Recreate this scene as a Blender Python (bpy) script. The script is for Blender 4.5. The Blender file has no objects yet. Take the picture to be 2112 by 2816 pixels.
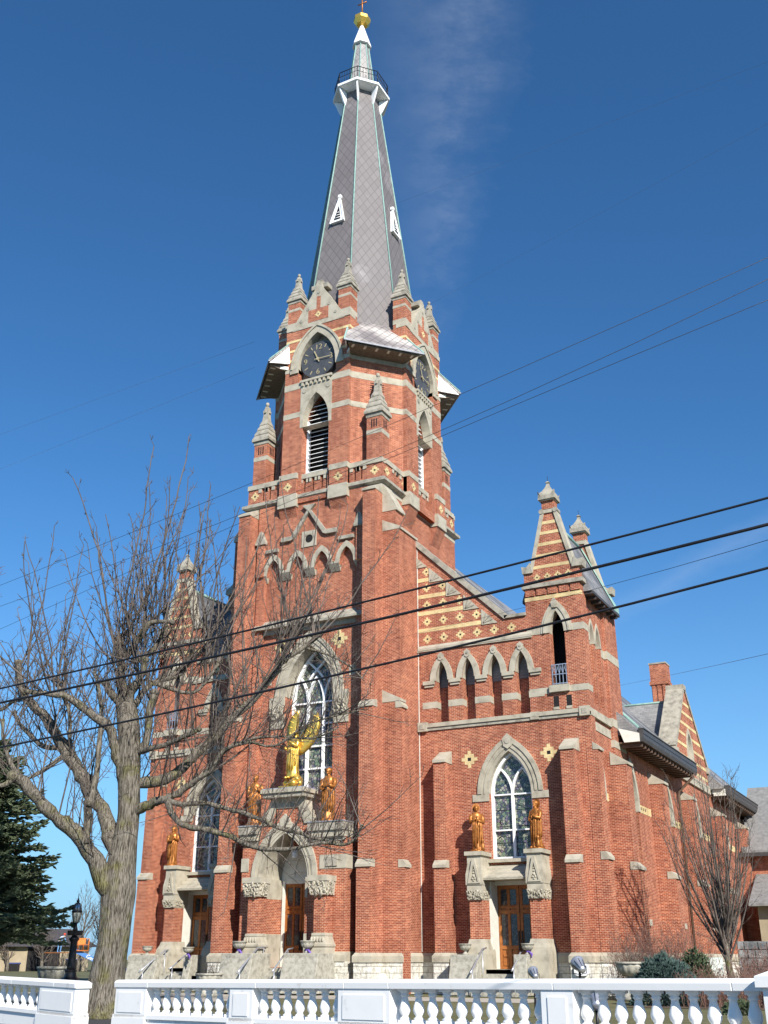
import bpy, bmesh, math, random
from mathutils import Vector, Matrix, noise
from mathutils.geometry import tessellate_polygon
SC = bpy.context.scene
COL = SC.collection
RND = random.Random(7)
# ------------------------------------------------------------------ camera
cam_d = bpy.data.cameras.new('camera'); cam = bpy.data.objects.new('camera', cam_d); COL.objects.link(cam)
cam_d.sensor_fit = 'VERTICAL'; cam_d.sensor_height = 36.0; cam_d.sensor_width = 27.0
cam_d.lens = 2900.0/2816.0*36.0
cam_d.clip_start = 0.1; cam_d.clip_end = 6000
cam.location = (0, 0, 1.65)
cam.rotation_euler = (math.radians(90+22.92), 0, math.radians(27.7))
SC.camera = cam
# ------------------------------------------------------------------ sky, sun, exposure
SUN = Vector((0.99, -0.85, 0.845)).normalized()
W = bpy.data.worlds.new('World'); SC.world = W; W.use_nodes = True
nt = W.node_tree; nt.nodes.clear()
def N_(t, **k):
    n = nt.nodes.new(t)
    for a, b in k.items(): setattr(n, a, b)
    return n
sky = N_('ShaderNodeTexSky', sky_type='NISHITA', sun_disc=False)
sky.sun_elevation = math.asin(SUN.z); sky.sun_rotation = math.atan2(SUN.x, SUN.y)
sky.altitude = 200; sky.air_density = 1.0; sky.dust_density = 0.0; sky.ozone_density = 2.2
hs = N_('ShaderNodeHueSaturation'); hs.inputs['Saturation'].default_value = 1.0; hs.inputs['Value'].default_value = 1.0
gain = N_('ShaderNodeMix', data_type='RGBA', blend_type='MULTIPLY'); gain.inputs['Factor'].default_value = 1.0
gain.inputs['B'].default_value = (.40, .82, 1.14, 1)
nt.links.new(sky.outputs[0], gain.inputs['A']); nt.links.new(gain.outputs['Result'], hs.inputs['Color'])
# a thin drifting contrail: a band along one great circle of the sky, broken up by noise
tc = N_('ShaderNodeTexCoord')
def vm(op, a, b=None):
    n = N_('ShaderNodeVectorMath', operation=op)
    for i, v in enumerate((a, b)):
        if v is None: continue
        if isinstance(v, (tuple, Vector)): n.inputs[i].default_value = tuple(v)
        else: nt.links.new(v, n.inputs[i])
    return n
def mm(op, a, b=None, c=None, clamp=False):
    n = N_('ShaderNodeMath', operation=op, use_clamp=clamp)
    for i, v in enumerate((a, b, c)):
        if v is None: continue
        if isinstance(v, (int, float)): n.inputs[i].default_value = v
        else: nt.links.new(v, n.inputs[i])
    return n.outputs[0]
d1 = Vector((-0.243, 0.5796, 0.7778)); d2 = Vector((-0.3508, 0.7473, 0.5643))
d1.normalize(); d2.normalize()
nrm = d1.cross(d2).normalized(); mid = (d1*0.62+d2*0.38).normalized()
gen = tc.outputs['Generated']
off = vm('DOT_PRODUCT', gen, nrm).outputs['Value']
along = vm('DOT_PRODUCT', gen, mid).outputs['Value']
nz = N_('ShaderNodeTexNoise'); nz.inputs['Scale'].default_value = 1.0; nz.inputs['Detail'].default_value = 8; nz.inputs['Roughness'].default_value = .66
cw = N_('ShaderNodeCombineXYZ')            # stretched along the streak so that it breaks into fibres
crs = nrm.cross(mid)
nt.links.new(mm('MULTIPLY', vm('DOT_PRODUCT', gen, nrm).outputs['Value'], 16.0), cw.inputs[0]); nt.links.new(mm('MULTIPLY', vm('DOT_PRODUCT', gen, crs.normalized()).outputs['Value'], 30.0), cw.inputs[1]); nt.links.new(mm('MULTIPLY', vm('DOT_PRODUCT', gen, mid).outputs['Value'], 6.0), cw.inputs[2])
nt.links.new(cw.outputs[0], nz.inputs['Vector'])
offn = mm('ADD', off, mm('MULTIPLY', mm('SUBTRACT', nz.outputs['Fac'], .5), .07))
band = mm('SUBTRACT', 1.0, mm('DIVIDE', mm('ABSOLUTE', offn), mm('ADD', .012, mm('MULTIPLY', mm('SUBTRACT', vm('DOT_PRODUCT', gen, (0, 0, 1)).outputs['Value'], .46, clamp=True), .26))), clamp=True)
fade = mm('MULTIPLY', mm('SUBTRACT', vm('DOT_PRODUCT', gen, (0, 0, 1)).outputs['Value'], .47), 5.0, clamp=True)
wisp = mm('MULTIPLY', mm('MULTIPLY', mm('MULTIPLY', band, fade), mm('MULTIPLY', nz.outputs['Fac'], nz.outputs['Fac'])), .27)
# a second fainter wisp low in the sky on the right
d3 = Vector((-0.085, 0.93, 0.36)).normalized(); d4 = Vector((-0.20, 0.93, 0.315)).normalized()
n2 = d3.cross(d4).normalized(); m2 = (d3+d4).normalized()
o2 = vm('DOT_PRODUCT', gen, n2).outputs['Value']; a2 = vm('DOT_PRODUCT', gen, m2).outputs['Value']
b2 = mm('SUBTRACT', 1.0, mm('DIVIDE', mm('ABSOLUTE', mm('ADD', o2, mm('MULTIPLY', mm('SUBTRACT', nz.outputs['Fac'], .5), .03))), .016), clamp=True)
f2 = mm('MULTIPLY', mm('SUBTRACT', a2, .988), 90.0, clamp=True)
wisp2 = mm('MULTIPLY', mm('MULTIPLY', b2, f2), .07)
mx = N_('ShaderNodeMix', data_type='RGBA'); mx.inputs['B'].default_value = (7.0, 7.6, 8.6, 1)
nt.links.new(mm('ADD', wisp, wisp2, clamp=True), mx.inputs['Factor'])
sepd = N_('ShaderNodeSeparateXYZ'); nt.links.new(gen, sepd.inputs[0])
hz = mm('POWER', mm('SUBTRACT', 1.0, mm('MULTIPLY', sepd.outputs[2], 2.1), clamp=True), 2.6)
hm = N_('ShaderNodeMix', data_type='RGBA'); hm.inputs['B'].default_value = (2.75, 4.65, 6.6, 1)
nt.links.new(hz, hm.inputs['Factor']); nt.links.new(hs.outputs[0], hm.inputs['A']); nt.links.new(hm.outputs['Result'], mx.inputs['A'])
bg = N_('ShaderNodeBackground'); bg.inputs['Strength'].default_value = 0.085
nt.links.new(mx.outputs['Result'], bg.inputs['Color'])
ow = N_('ShaderNodeOutputWorld'); nt.links.new(bg.outputs[0], ow.inputs[0])
sd = bpy.data.lights.new('sun', 'SUN'); sun = bpy.data.objects.new('sun', sd); COL.objects.link(sun)
sd.energy = 4.8; sd.angle = math.radians(0.5); sd.color = (1.0, 0.955, 0.88)
sun.location = (20, -20, 40)
sun.rotation_euler = (-SUN).to_track_quat('-Z', 'Y').to_euler()
SC.view_settings.view_transform = 'Standard'; SC.view_settings.look = 'None'
SC.view_settings.exposure = 0.62; SC.view_settings.gamma = 1.0; SC.view_settings.use_curve_mapping = False
SC.cycles.use_denoising = True
SC.cycles.max_bounces = 6; SC.cycles.diffuse_bounces = 3

# ------------------------------------------------------------------ materials
def mat(name):
    m = bpy.data.materials.new(name); m.use_nodes = True
    t = m.node_tree; b = t.nodes['Principled BSDF']
    return m, t, b
def nd(t, k, **kw):
    n = t.nodes.new(k)
    for a, v in kw.items(): setattr(n, a, v)
    return n
def noise_col(t, scale, cols, detail=5, vec=None, rough=.6):
    n = nd(t, 'ShaderNodeTexNoise'); n.inputs['Scale'].default_value = scale; n.inputs['Detail'].default_value = detail
    n.inputs['Roughness'].default_value = rough
    g = nd(t, 'ShaderNodeNewGeometry')
    t.links.new(vec if vec else g.outputs['Position'], n.inputs['Vector'])
    r = nd(t, 'ShaderNodeValToRGB'); e = r.color_ramp.elements
    e[0].position = cols[0][0]; e[0].color = (*cols[0][1], 1); e[1].position = cols[-1][0]; e[1].color = (*cols[-1][1], 1)
    for p, c in cols[1:-1]:
        x = e.new(p); x.color = (*c, 1)
    t.links.new(n.outputs['Fac'], r.inputs['Fac'])
    return n, r
def bump(t, b, fac, strength, dist):
    bp = nd(t, 'ShaderNodeBump'); bp.inputs['Strength'].default_value = strength; bp.inputs['Distance'].default_value = dist
    t.links.new(fac, bp.inputs['Height']); t.links.new(bp.outputs[0], b.inputs['Normal']); return bp
def mixc(t, kind, fac, a, b):
    m = nd(t, 'ShaderNodeMix', data_type='RGBA', blend_type=kind)
    for s, v in (('Factor', fac), ('A', a), ('B', b)):
        if isinstance(v, (int, float)): m.inputs[s].default_value = v
        elif isinstance(v, tuple): m.inputs[s].default_value = (*v, 1)
        else: t.links.new(v, m.inputs[s])
    return m.outputs['Result']
def simple(name, cols, scale=4, rough=.85, metal=0, bstr=.0, bd=.01, detail=6, spec=.3):
    m, t, b = mat(name); n, r = noise_col(t, scale, cols, detail)
    t.links.new(r.outputs[0], b.inputs['Base Color']); b.inputs['Roughness'].default_value = rough; b.inputs['Metallic'].default_value = metal
    b.inputs['Specular IOR Level'].default_value = spec
    if bstr: bump(t, b, n.outputs['Fac'], bstr, bd)
    return m
def wallvec(t):
    """(along the wall, height) from the world position and the true normal"""
    g = nd(t, 'ShaderNodeNewGeometry')
    p = nd(t, 'ShaderNodeSeparateXYZ'); t.links.new(g.outputs['Position'], p.inputs[0])
    n = nd(t, 'ShaderNodeSeparateXYZ'); t.links.new(g.outputs['True Normal'], n.inputs[0])
    def m(op, a, b=None):
        k = nd(t, 'ShaderNodeMath', operation=op)
        for i, v in enumerate((a, b)):
            if v is None: continue
            if isinstance(v, (int, float)): k.inputs[i].default_value = v
            else: t.links.new(v, k.inputs[i])
        return k.outputs[0]
    u = m('ADD', m('MULTIPLY', p.outputs[0], m('ABSOLUTE', n.outputs[1])), m('MULTIPLY', p.outputs[1], m('ABSOLUTE', n.outputs[0])))
    c = nd(t, 'ShaderNodeCombineXYZ'); t.links.new(u, c.inputs[0]); t.links.new(p.outputs[2], c.inputs[1])
    return c.outputs[0], m
def brick_mat(name, c1, c2, mortar, bw=.205, rh=.0685, ms=.0095, var=.35):
    m, t, b = mat(name)
    v, mth = wallvec(t)
    br = nd(t, 'ShaderNodeTexBrick'); br.offset = .5
    t.links.new(v, br.inputs['Vector'])
    br.inputs['Color1'].default_value = (*c1, 1); br.inputs['Color2'].default_value = (*c2, 1); br.inputs['Mortar'].default_value = (*mortar, 1)
    br.inputs['Scale'].default_value = 1; br.inputs['Brick Width'].default_value = bw; br.inputs['Row Height'].default_value = rh
    br.inputs['Mortar Size'].default_value = ms; br.inputs['Mortar Smooth'].default_value = .2; br.inputs['Bias'].default_value = -.1
    n, r = noise_col(t, .55, [(.3, (.80, .76, .74)), (.5, (1, 1, 1)), (.72, (1.16, 1.2, 1.16))], 8)
    c = mixc(t, 'MULTIPLY', 1.0, br.outputs['Color'], r.outputs[0])
    # single darker / paler bricks
    mp = nd(t, 'ShaderNodeVectorMath', operation='MULTIPLY'); t.links.new(v, mp.inputs[0]); mp.inputs[1].default_value = (1/bw, 1/rh, 0)
    fl = nd(t, 'ShaderNodeVectorMath', operation='FLOOR'); t.links.new(mp.outputs[0], fl.inputs[0])
    wn = nd(t, 'ShaderNodeTexWhiteNoise', noise_dimensions='2D'); t.links.new(fl.outputs[0], wn.inputs['Vector'])
    rr = nd(t, 'ShaderNodeValToRGB'); e = rr.color_ramp.elements
    e[0].position = 0; e[0].color = (1-var, 1-var*1.15, 1-var*1.1, 1); e[1].position = 1; e[1].color = (1+var*.55, 1+var*.75, 1+var*.6, 1)
    t.links.new(wn.outputs['Value'], rr.inputs['Fac'])
    c = mixc(t, 'MULTIPLY', .8, c, rr.outputs[0])
    sm = nd(t, 'ShaderNodeVectorMath', operation='MULTIPLY'); t.links.new(v, sm.inputs[0]); sm.inputs[1].default_value = (1.7, .22, 1)   # run-off streaks and soot
    s1, s2 = noise_col(t, 1.0, [(.34, (.70, .68, .68)), (.52, (1, 1, 1)), (.75, (1.10, 1.10, 1.06))], 7, vec=sm.outputs[0])
    c = mixc(t, 'MULTIPLY', .8, c, s2.outputs[0])
    t.links.new(c, b.inputs['Base Color']); b.inputs['Roughness'].default_value = .9; b.inputs['Specular IOR Level'].default_value = .15
    bump(t, b, br.outputs['Fac'], -.5, .01)
    return m
BR = brick_mat('red brick', (.350, .083, .033), (.245, .052, .022), (.58, .345, .25))
ST = simple('grey sandstone', [(.28, (.25, .222, .17)), (.48, (.395, .355, .275)), (.72, (.47, .43, .34))], 2.2, .9, bstr=.25, bd=.02, detail=9)
STD = simple('weathered sandstone', [(.28, (.15, .137, .11)), (.5, (.33, .30, .24)), (.75, (.44, .40, .32))], 3.0, .92, bstr=.35, bd=.03, detail=9)
YB = brick_mat('yellow brick', (.66, .50, .24), (.58, .43, .20), (.70, .58, .36), var=.14)
def rock_mat():
    m, t, b = mat('rock faced limestone')
    v, mth = wallvec(t)
    br = nd(t, 'ShaderNodeTexBrick'); br.offset = .37; t.links.new(v, br.inputs['Vector'])
    br.inputs['Color1'].default_value = (.80, .77, .70, 1); br.inputs['Color2'].default_value = (.62, .59, .51, 1); br.inputs['Mortar'].default_value = (.44, .41, .34, 1)
    br.inputs['Scale'].default_value = 1; br.inputs['Brick Width'].default_value = .55; br.inputs['Row Height'].default_value = .26; br.inputs['Mortar Size'].default_value = .012
    n, r = noise_col(t, 5, [(.3, (.62, .6, .55)), (.55, (1, 1, 1)), (.8, (1.1, 1.1, 1.08))], 8)
    c = mixc(t, 'MULTIPLY', 1.0, br.outputs['Color'], r.outputs[0])
    t.links.new(c, b.inputs['Base Color']); b.inputs['Roughness'].default_value = .9
    k = nd(t, 'ShaderNodeMath', operation='SUBTRACT'); t.links.new(n.outputs['Fac'], k.inputs[0]); t.links.new(br.outputs['Fac'], k.inputs[1])
    bump(t, b, k.outputs[0], 1.0, .09)
    return m
RK = rock_mat()
def slate_mat(name, base, light, diamond=True, sc=.36, thr=.60, lc=.55):
    m, t, b = mat(name)
    v, mth = wallvec(t)
    s = nd(t, 'ShaderNodeSeparateXYZ'); t.links.new(v, s.inputs[0])
    if diamond:
        a = mth('DIVIDE', mth('ADD', s.outputs[0], mth('MULTIPLY', s.outputs[1], .62)), sc); c_ = mth('DIVIDE', mth('SUBTRACT', s.outputs[0], mth('MULTIPLY', s.outputs[1], .62)), sc)
        la = mth('ABSOLUTE', mth('SUBTRACT', mth('FRACT', a), .5)); lb = mth('ABSOLUTE', mth('SUBTRACT', mth('FRACT', c_), .5))
        line = mth('GREATER_THAN', mth('MAXIMUM', la, lb), .455)
        cid = nd(t, 'ShaderNodeCombineXYZ'); t.links.new(mth('FLOOR', a), cid.inputs[0]); t.links.new(mth('FLOOR', c_), cid.inputs[1])
    else:
        row = mth('DIVIDE', s.outputs[1], .14)
        a = mth('ADD', mth('DIVIDE', s.outputs[0], .26), mth('MULTIPLY', mth('FLOOR', row), .5))
        line = mth('MAXIMUM', mth('LESS_THAN', mth('FRACT', row), .10), mth('LESS_THAN', mth('FRACT', a), .04))
        cid = nd(t, 'ShaderNodeCombineXYZ'); t.links.new(mth('FLOOR', a), cid.inputs[0]); t.links.new(mth('FLOOR', row), cid.inputs[1])
    wn = nd(t, 'ShaderNodeTexWhiteNoise', noise_dimensions='2D'); t.links.new(cid.outputs[0], wn.inputs['Vector'])
    n, r = noise_col(t, .33, [(thr-.07, base), (thr+.10, light)], 5)
    c = mixc(t, 'MIX', mth('MULTIPLY', wn.outputs['Value'], .30), r.outputs[0], tuple(x*.55 for x in base))
    c = mixc(t, 'MIX', mth('MULTIPLY', line, lc), c, tuple(x*.30 for x in base))
    t.links.new(c, b.inputs['Base Color']); b.inputs['Roughness'].default_value = .62; b.inputs['Specular IOR Level'].default_value = .4
    bump(t, b, line, -.6, .01)
    return m
SL = slate_mat('diamond slate', (.175, .155, .152), (.33, .30, .295), sc=.52, thr=.66)
SLP = slate_mat('pale weathered slate', (.20, .175, .172), (.56, .52, .48), thr=.52, lc=.85)
SLU = slate_mat('mottled slate', (.26, .24, .24), (.50, .46, .42), thr=.5, sc=.45)
SLR = slate_mat('roof slate', (.12, .122, .13), (.30, .29, .28), diamond=False, thr=.5)
SOF = simple('weathered timber', [(.3, (.13, .105, .08)), (.7, (.22, .18, .14))], 5, .85)
CU = simple('green copper', [(.3, (.18, .30, .265)), (.7, (.30, .46, .40))], 5, .7)
WH = simple('white paint', [(.2, (.76, .76, .75)), (.45, (.84, .84, .83)), (.8, (.86, .86, .85))], 3.5, .55, bstr=.1, bd=.005)
WHB = simple('chalky white masonry paint', [(.24, (.58, .57, .53)), (.37, (.88, .865, .83)), (.8, (.92, .905, .87))], 2.6, .7, bstr=.25, bd=.01, detail=10)
GO = simple('gilding', [(.3, (.72, .44, .07)), (.7, (.90, .62, .15))], 9, .30, metal=.72, bstr=.3, bd=.01)
CO = simple('copper coloured paint', [(.3, (.20, .07, .018)), (.5, (.38, .145, .035)), (.78, (.52, .215, .06))], 7, .42, metal=.45, bstr=.25, bd=.01)
BK = simple('black iron', [(.3, (.012, .012, .013)), (.7, (.022, .022, .024))], 6, .4)
CLK = simple('dark clock enamel', [(.3, (.05, .054, .06)), (.7, (.085, .09, .10))], 3, .45)
BRA = simple('gilt numerals', [(.3, (.36, .30, .17)), (.7, (.46, .40, .25))], 8, .45)
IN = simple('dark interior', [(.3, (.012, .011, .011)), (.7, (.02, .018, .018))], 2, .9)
WD = simple('varnished oak', [(.25, (.20, .062, .016)), (.5, (.32, .11, .028)), (.75, (.40, .155, .04))], 7, .42, bstr=.1)
CRM = simple('cream painted joinery', [(.3, (.60, .58, .50)), (.7, (.72, .70, .63))], 4, .6)
GUT = simple('dark brown gutter metal', [(.3, (.045, .042, .042)), (.7, (.075, .07, .068))], 4, .5)
DPB = simple('brown downpipe', [(.3, (.10, .062, .04)), (.7, (.15, .09, .06))], 4, .55)
STE = simple('galvanised steel', [(.3, (.42, .43, .46)), (.7, (.58, .58, .62))], 8, .38, metal=.7)
PUR = simple('purple ribbon', [(.3, (.13, .07, .33)), (.7, (.2, .11, .45))], 9, .6)
CONC = simple('aged cast stone', [(.28, (.20, .185, .15)), (.5, (.36, .34, .28)), (.75, (.48, .45, .38))], 6, .9, bstr=.4, bd=.02, detail=9)
LEAD = simple('lead flashing', [(.3, (.22, .23, .26)), (.7, (.34, .35, .38))], 4, .5)
def glass_mat(name, cols, scale, rough=.12, dark=.5):
    m, t, b = mat(name)
    v, mth = wallvec(t)
    vo = nd(t, 'ShaderNodeTexVoronoi', feature='F1'); vo.inputs['Scale'].default_value = scale; t.links.new(v, vo.inputs['Vector'])
    ve = nd(t, 'ShaderNodeTexVoronoi', feature='DISTANCE_TO_EDGE'); ve.inputs['Scale'].default_value = scale; t.links.new(v, ve.inputs['Vector'])
    sp = nd(t, 'ShaderNodeSeparateColor'); t.links.new(vo.outputs['Color'], sp.inputs[0])
    r = nd(t, 'ShaderNodeValToRGB'); r.color_ramp.interpolation = 'CONSTANT'; e = r.color_ramp.elements
    e[0].position = 0; e[0].color = (*cols[0], 1); e[1].position = 1/len(cols); e[1].color = (*cols[1], 1)
    for i, c in enumerate(cols[2:]):
        x = e.new((i+2)/len(cols)); x.color = (*c, 1)
    t.links.new(sp.outputs[0], r.inputs['Fac'])
    ln = mth('LESS_THAN', ve.outputs['Distance'], .055)
    c = mixc(t, 'MIX', ln, r.outputs[0], (.012, .012, .014))
    t.links.new(c, b.inputs['Base Color']); b.inputs['Roughness'].default_value = rough; b.inputs['Specular IOR Level'].default_value = .6
    bump(t, b, sp.outputs[1], .06, .01)
    return m
SG = glass_mat('leaded stained glass', [(.08, .09, .07), (.26, .27, .20), (.15, .20, .13), (.17, .14, .19), (.06, .08, .10), (.33, .32, .26), (.14, .18, .13), (.09, .085, .11)], 8)
DG = glass_mat('door glass', [(.03, .035, .04), (.07, .08, .09), (.04, .05, .07), (.02, .02, .022)], 14)
def bark_mat(name, cols, sc=1.0):
    m, t, b = mat(name)
    g = nd(t, 'ShaderNodeNewGeometry')
    mp = nd(t, 'ShaderNodeVectorMath', operation='MULTIPLY'); t.links.new(g.outputs['Position'], mp.inputs[0]); mp.inputs[1].default_value = (30*sc, 30*sc, 3.4*sc)
    n, r = noise_col(t, 1.0, cols, 9, vec=mp.outputs[0], rough=.68)
    n2, r2 = noise_col(t, 1.6, [(.52, (1, 1, 1)), (.66, (.80, .84, .50))], 5)
    c = mixc(t, 'MULTIPLY', 1.0, r.outputs[0], r2.outputs[0])
    t.links.new(c, b.inputs['Base Color']); b.inputs['Roughness'].default_value = .95; b.inputs['Specular IOR Level'].default_value = .1
    bump(t, b, n.outputs['Fac'], .9, .06)
    return m
BARK = bark_mat('grey maple bark', [(.38, (.035, .03, .024)), (.47, (.13, .112, .088)), (.60, (.265, .235, .19))])
TWIG = simple('twig bark', [(.3, (.065, .052, .042)), (.55, (.135, .11, .092)), (.8, (.20, .165, .142))], 2.0, .9)
TWR = simple('reddish twig bark', [(.3, (.16, .085, .065)), (.7, (.28, .16, .12))], 3.0, .9)
NEE = simple('spruce needles', [(.25, (.055, .078, .042)), (.5, (.105, .135, .072)), (.75, (.17, .19, .11))], 1.3, .8)
NEB = simple('blue spruce needles', [(.25, (.035, .06, .05)), (.5, (.075, .12, .105)), (.75, (.13, .185, .165))], 3, .8)
GRS = simple('winter lawn', [(.3, (.085, .09, .035)), (.5, (.13, .125, .055)), (.72, (.19, .165, .085))], 1.7, .95, bstr=.4, bd=.03, detail=10)
PAV = simple('concrete paving', [(.3, (.36, .32, .26)), (.7, (.48, .435, .36))], 2.5, .9, detail=9)
ASP = simple('asphalt', [(.3, (.04, .04, .042)), (.7, (.07, .07, .072))], 6, .9)
DIRT = simple('bare soil and leaves', [(.3, (.085, .06, .04)), (.7, (.17, .12, .08))], 7, .95, bstr=.5, bd=.05)
# ------------------------------------------------------------------ geometry helpers
WL = {}
SPLIT = {'stone_dressing', 'arcade_stone', 'string_course', 'shoulder_moulding', 'gutter', 'gable_coping', 'stone_plinth', 'eaves_board', 'corbel_arch', 'leaf_carving', 'door_frame', 'coping', 'post', 'weathering_stone', 'bracket', 'hour_mark', 'brick_band', 'glass', 'handle', 'window_arch', 'foot', 'stone_block', 'rafter_end', 'glazing_bar'}
def FR(Y, X=0.0):                      # wall facing the street: a = X, height, d = towards the street
    return (Vector((X, Y, 0)), Vector((1, 0, 0)))
def SD(X, Y=0.0):                      # wall facing right: a = Y
    return (Vector((X, Y, 0)), Vector((0, 1, 0)))
def fp(fr, a, z, d):
    o, u = fr
    return (o.x+u.x*a+u.y*d, o.y+u.y*a-u.x*d, o.z+z)
class MB:
    def __init__(s): s.bm = bmesh.new(); s.mats = []
    def mi(s, m):
        if m not in s.mats: s.mats.append(m)
        return s.mats.index(m)
    def face(s, vs, m, smooth=False):
        try:
            f = s.bm.faces.new(vs); f.material_index = s.mi(m); f.smooth = smooth; return f
        except ValueError: return None
    def prism(s, fr, pts, d0, d1, m, holes=()):
        loops = [list(pts)]+[list(h) for h in holes]
        F = []; B = []
        for l in loops:
            F.append([s.bm.verts.new(fp(fr, a, z, d1)) for a, z in l]); B.append([s.bm.verts.new(fp(fr, a, z, d0)) for a, z in l])
        ff = [v for l in F for v in l]; bb = [v for l in B for v in l]
        if holes or len(pts) > 4:
            tri = tessellate_polygon([[Vector((a, z, 0)) for a, z in l] for l in loops])
            for t in tri:
                s.face([ff[i] for i in t], m); s.face([bb[i] for i in reversed(t)], m)
        else:
            s.face(F[0], m); s.face(B[0][::-1], m)
        for l in range(len(loops)):
            n = len(loops[l])
            for i in range(n):
                j = (i+1) % n; s.face([F[l][i], F[l][j], B[l][j], B[l][i]], m)
        return s
    def rect(s, fr, a0, a1, z0, z1, d0, d1, m):
        return s.prism(fr, [(a0, z0), (a1, z0), (a1, z1), (a0, z1)], d0, d1, m)
    def box(s, x0, x1, y0, y1, z0, z1, m):
        return s.loft([[(x0, y0, z0), (x1, y0, z0), (x1, y1, z0), (x0, y1, z0)], [(x0, y0, z1), (x1, y0, z1), (x1, y1, z1), (x0, y1, z1)]], m)
    def loft(s, rings, m, cap=True, smooth=False, closed=True):
        R = [[s.bm.verts.new(p) for p in r] for r in rings]
        n = len(rings[0])
        for k in range(len(R)-1):
            for i in range(n if closed else n-1):
                j = (i+1) % n; s.face([R[k][i], R[k][j], R[k+1][j], R[k+1][i]], m, smooth)
        if cap:
            s.face(R[0][::-1], m); s.face(R[-1], m)
        return s
    def lathe(s, c, prof, m, n=16, sx=1, sy=1, smooth=True, rot=0):
        return s.loft([[(c[0]+r*sx*math.cos(2*math.pi*i/n+rot), c[1]+r*sy*math.sin(2*math.pi*i/n+rot), c[2]+z) for i in range(n)] for r, z in prof], m, True, smooth)
    def tube(s, pts, rad, m, n=6, smooth=True, cap=True):
        pts = [Vector(p) for p in pts]; rings = []
        if isinstance(rad, (int, float)): rad = [rad]*len(pts)
        up = None
        for i, p in enumerate(pts):
            t = (pts[min(i+1, len(pts)-1)]-pts[max(i-1, 0)])
            t = t.normalized() if t.length > 1e-9 else Vector((0, 0, 1))
            if up is None: up = t.orthogonal().normalized()
            else:
                up = up-t*up.dot(t); up = up.normalized() if up.length > 1e-6 else t.orthogonal().normalized()
            w = t.cross(up)
            rings.append([tuple(p+(up*math.cos(2*math.pi*k/n)+w*math.sin(2*math.pi*k/n))*rad[i]) for k in range(n)])
        return s.loft(rings, m, cap, smooth)
    def strip(s, fr, path, w, d0, d1, m):
        L = []; R_ = []
        n = len(path)
        for i in range(n):
            a = path[max(i-1, 0)]; b = path[min(i+1, n-1)]
            tx, tz = b[0]-a[0], b[1]-a[1]; l = math.hypot(tx, tz) or 1
            nx, nz_ = -tz/l*w/2, tx/l*w/2
            L.append((path[i][0]+nx, path[i][1]+nz_)); R_.append((path[i][0]-nx, path[i][1]-nz_))
        for i in range(n-1):
            s.prism(fr, [L[i], L[i+1], R_[i+1], R_[i]], d0, d1, m)
        return s
    def build(s, name, parent=None, label=None, bevel=0, smooth_angle=None, weld=True):
        if weld: bmesh.ops.remove_doubles(s.bm, verts=s.bm.verts, dist=1e-5)
        if parent is not None and name in SPLIT:
            cl = s.clusters()
            if len(cl) > 1:
                out = []
                for faces in cl:
                    n = MB(); n.mats = list(s.mats); mp = {}
                    for f in faces:
                        for v in f.verts:
                            if v not in mp: mp[v] = n.bm.verts.new(v.co)
                        g = n.bm.faces.new([mp[v] for v in f.verts]); g.material_index = f.material_index; g.smooth = f.smooth
                    out.append(n.finish(name, parent, label, bevel))
                s.bm.free(); return out[0]
        return s.finish(name, parent, label, bevel)
    def clusters(s):
        s.bm.verts.ensure_lookup_table(); s.bm.faces.ensure_lookup_table()
        seen = set(); isl = []
        for f in s.bm.faces:
            if f in seen: continue
            st = [f]; seen.add(f); fs = []
            while st:
                g = st.pop(); fs.append(g)
                for v in g.verts:
                    for h in v.link_faces:
                        if h not in seen: seen.add(h); st.append(h)
            co = [v.co for g in fs for v in g.verts]
            isl.append([fs, [min(c[k] for c in co)-.03 for k in range(3)], [max(c[k] for c in co)+.03 for k in range(3)]])
        ch = True
        while ch:
            ch = False; out = []
            for a in isl:
                for b in out:
                    if all(a[1][k] <= b[2][k] and b[1][k] <= a[2][k] for k in range(3)):
                        b[0] += a[0]; b[1] = [min(a[1][k], b[1][k]) for k in range(3)]; b[2] = [max(a[2][k], b[2][k]) for k in range(3)]; ch = True; break
                else: out.append(a)
            isl = out
        return [a[0] for a in isl]
    def finish(s, name, parent=None, label=None, bevel=0):
        bmesh.ops.recalc_face_normals(s.bm, faces=s.bm.faces)
        me = bpy.data.meshes.new(name)
        o = bpy.data.objects.new(name, me)
        base = WL.get(parent, Vector((0, 0, 0))) if parent else Vector((0, 0, 0))
        if parent is None and getattr(s, 'origin', None): base = Vector(s.origin); o.location = base; WL[o] = base
        elif parent is not None:
            o.parent = parent
            if parent.type == 'EMPTY': o.location = (0, 0, 0)
            WL[o] = base
        else: WL[o] = Vector((0, 0, 0))
        if base.length: bmesh.ops.translate(s.bm, verts=s.bm.verts, vec=-base)
        s.bm.to_mesh(me); s.bm.free()
        for m in s.mats: me.materials.append(m)
        COL.objects.link(o)
        if label: o['label'] = label
        if bevel:
            b = o.modifiers.new('bevel', 'BEVEL'); b.width = bevel; b.segments = 2; b.limit_method = 'ANGLE'; b.angle_limit = .7
        return o
def text_mesh(name, body, size, m, parent, extrude=.012, offset=0.0, ax='CENTER'):
    cu = bpy.data.curves.new(name, 'FONT'); cu.body = body; cu.size = size; cu.align_x = ax; cu.align_y = 'CENTER'; cu.extrude = extrude; cu.offset = offset; cu.materials.append(m)
    t = bpy.data.objects.new(name+'_source', cu); COL.objects.link(t)
    me = bpy.data.meshes.new_from_object(t.evaluated_get(bpy.context.evaluated_depsgraph_get())); bpy.data.objects.remove(t)
    me.name = name; o = bpy.data.objects.new(name, me); COL.objects.link(o); o.parent = parent
    if not me.materials: me.materials.append(m)
    return o
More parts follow.
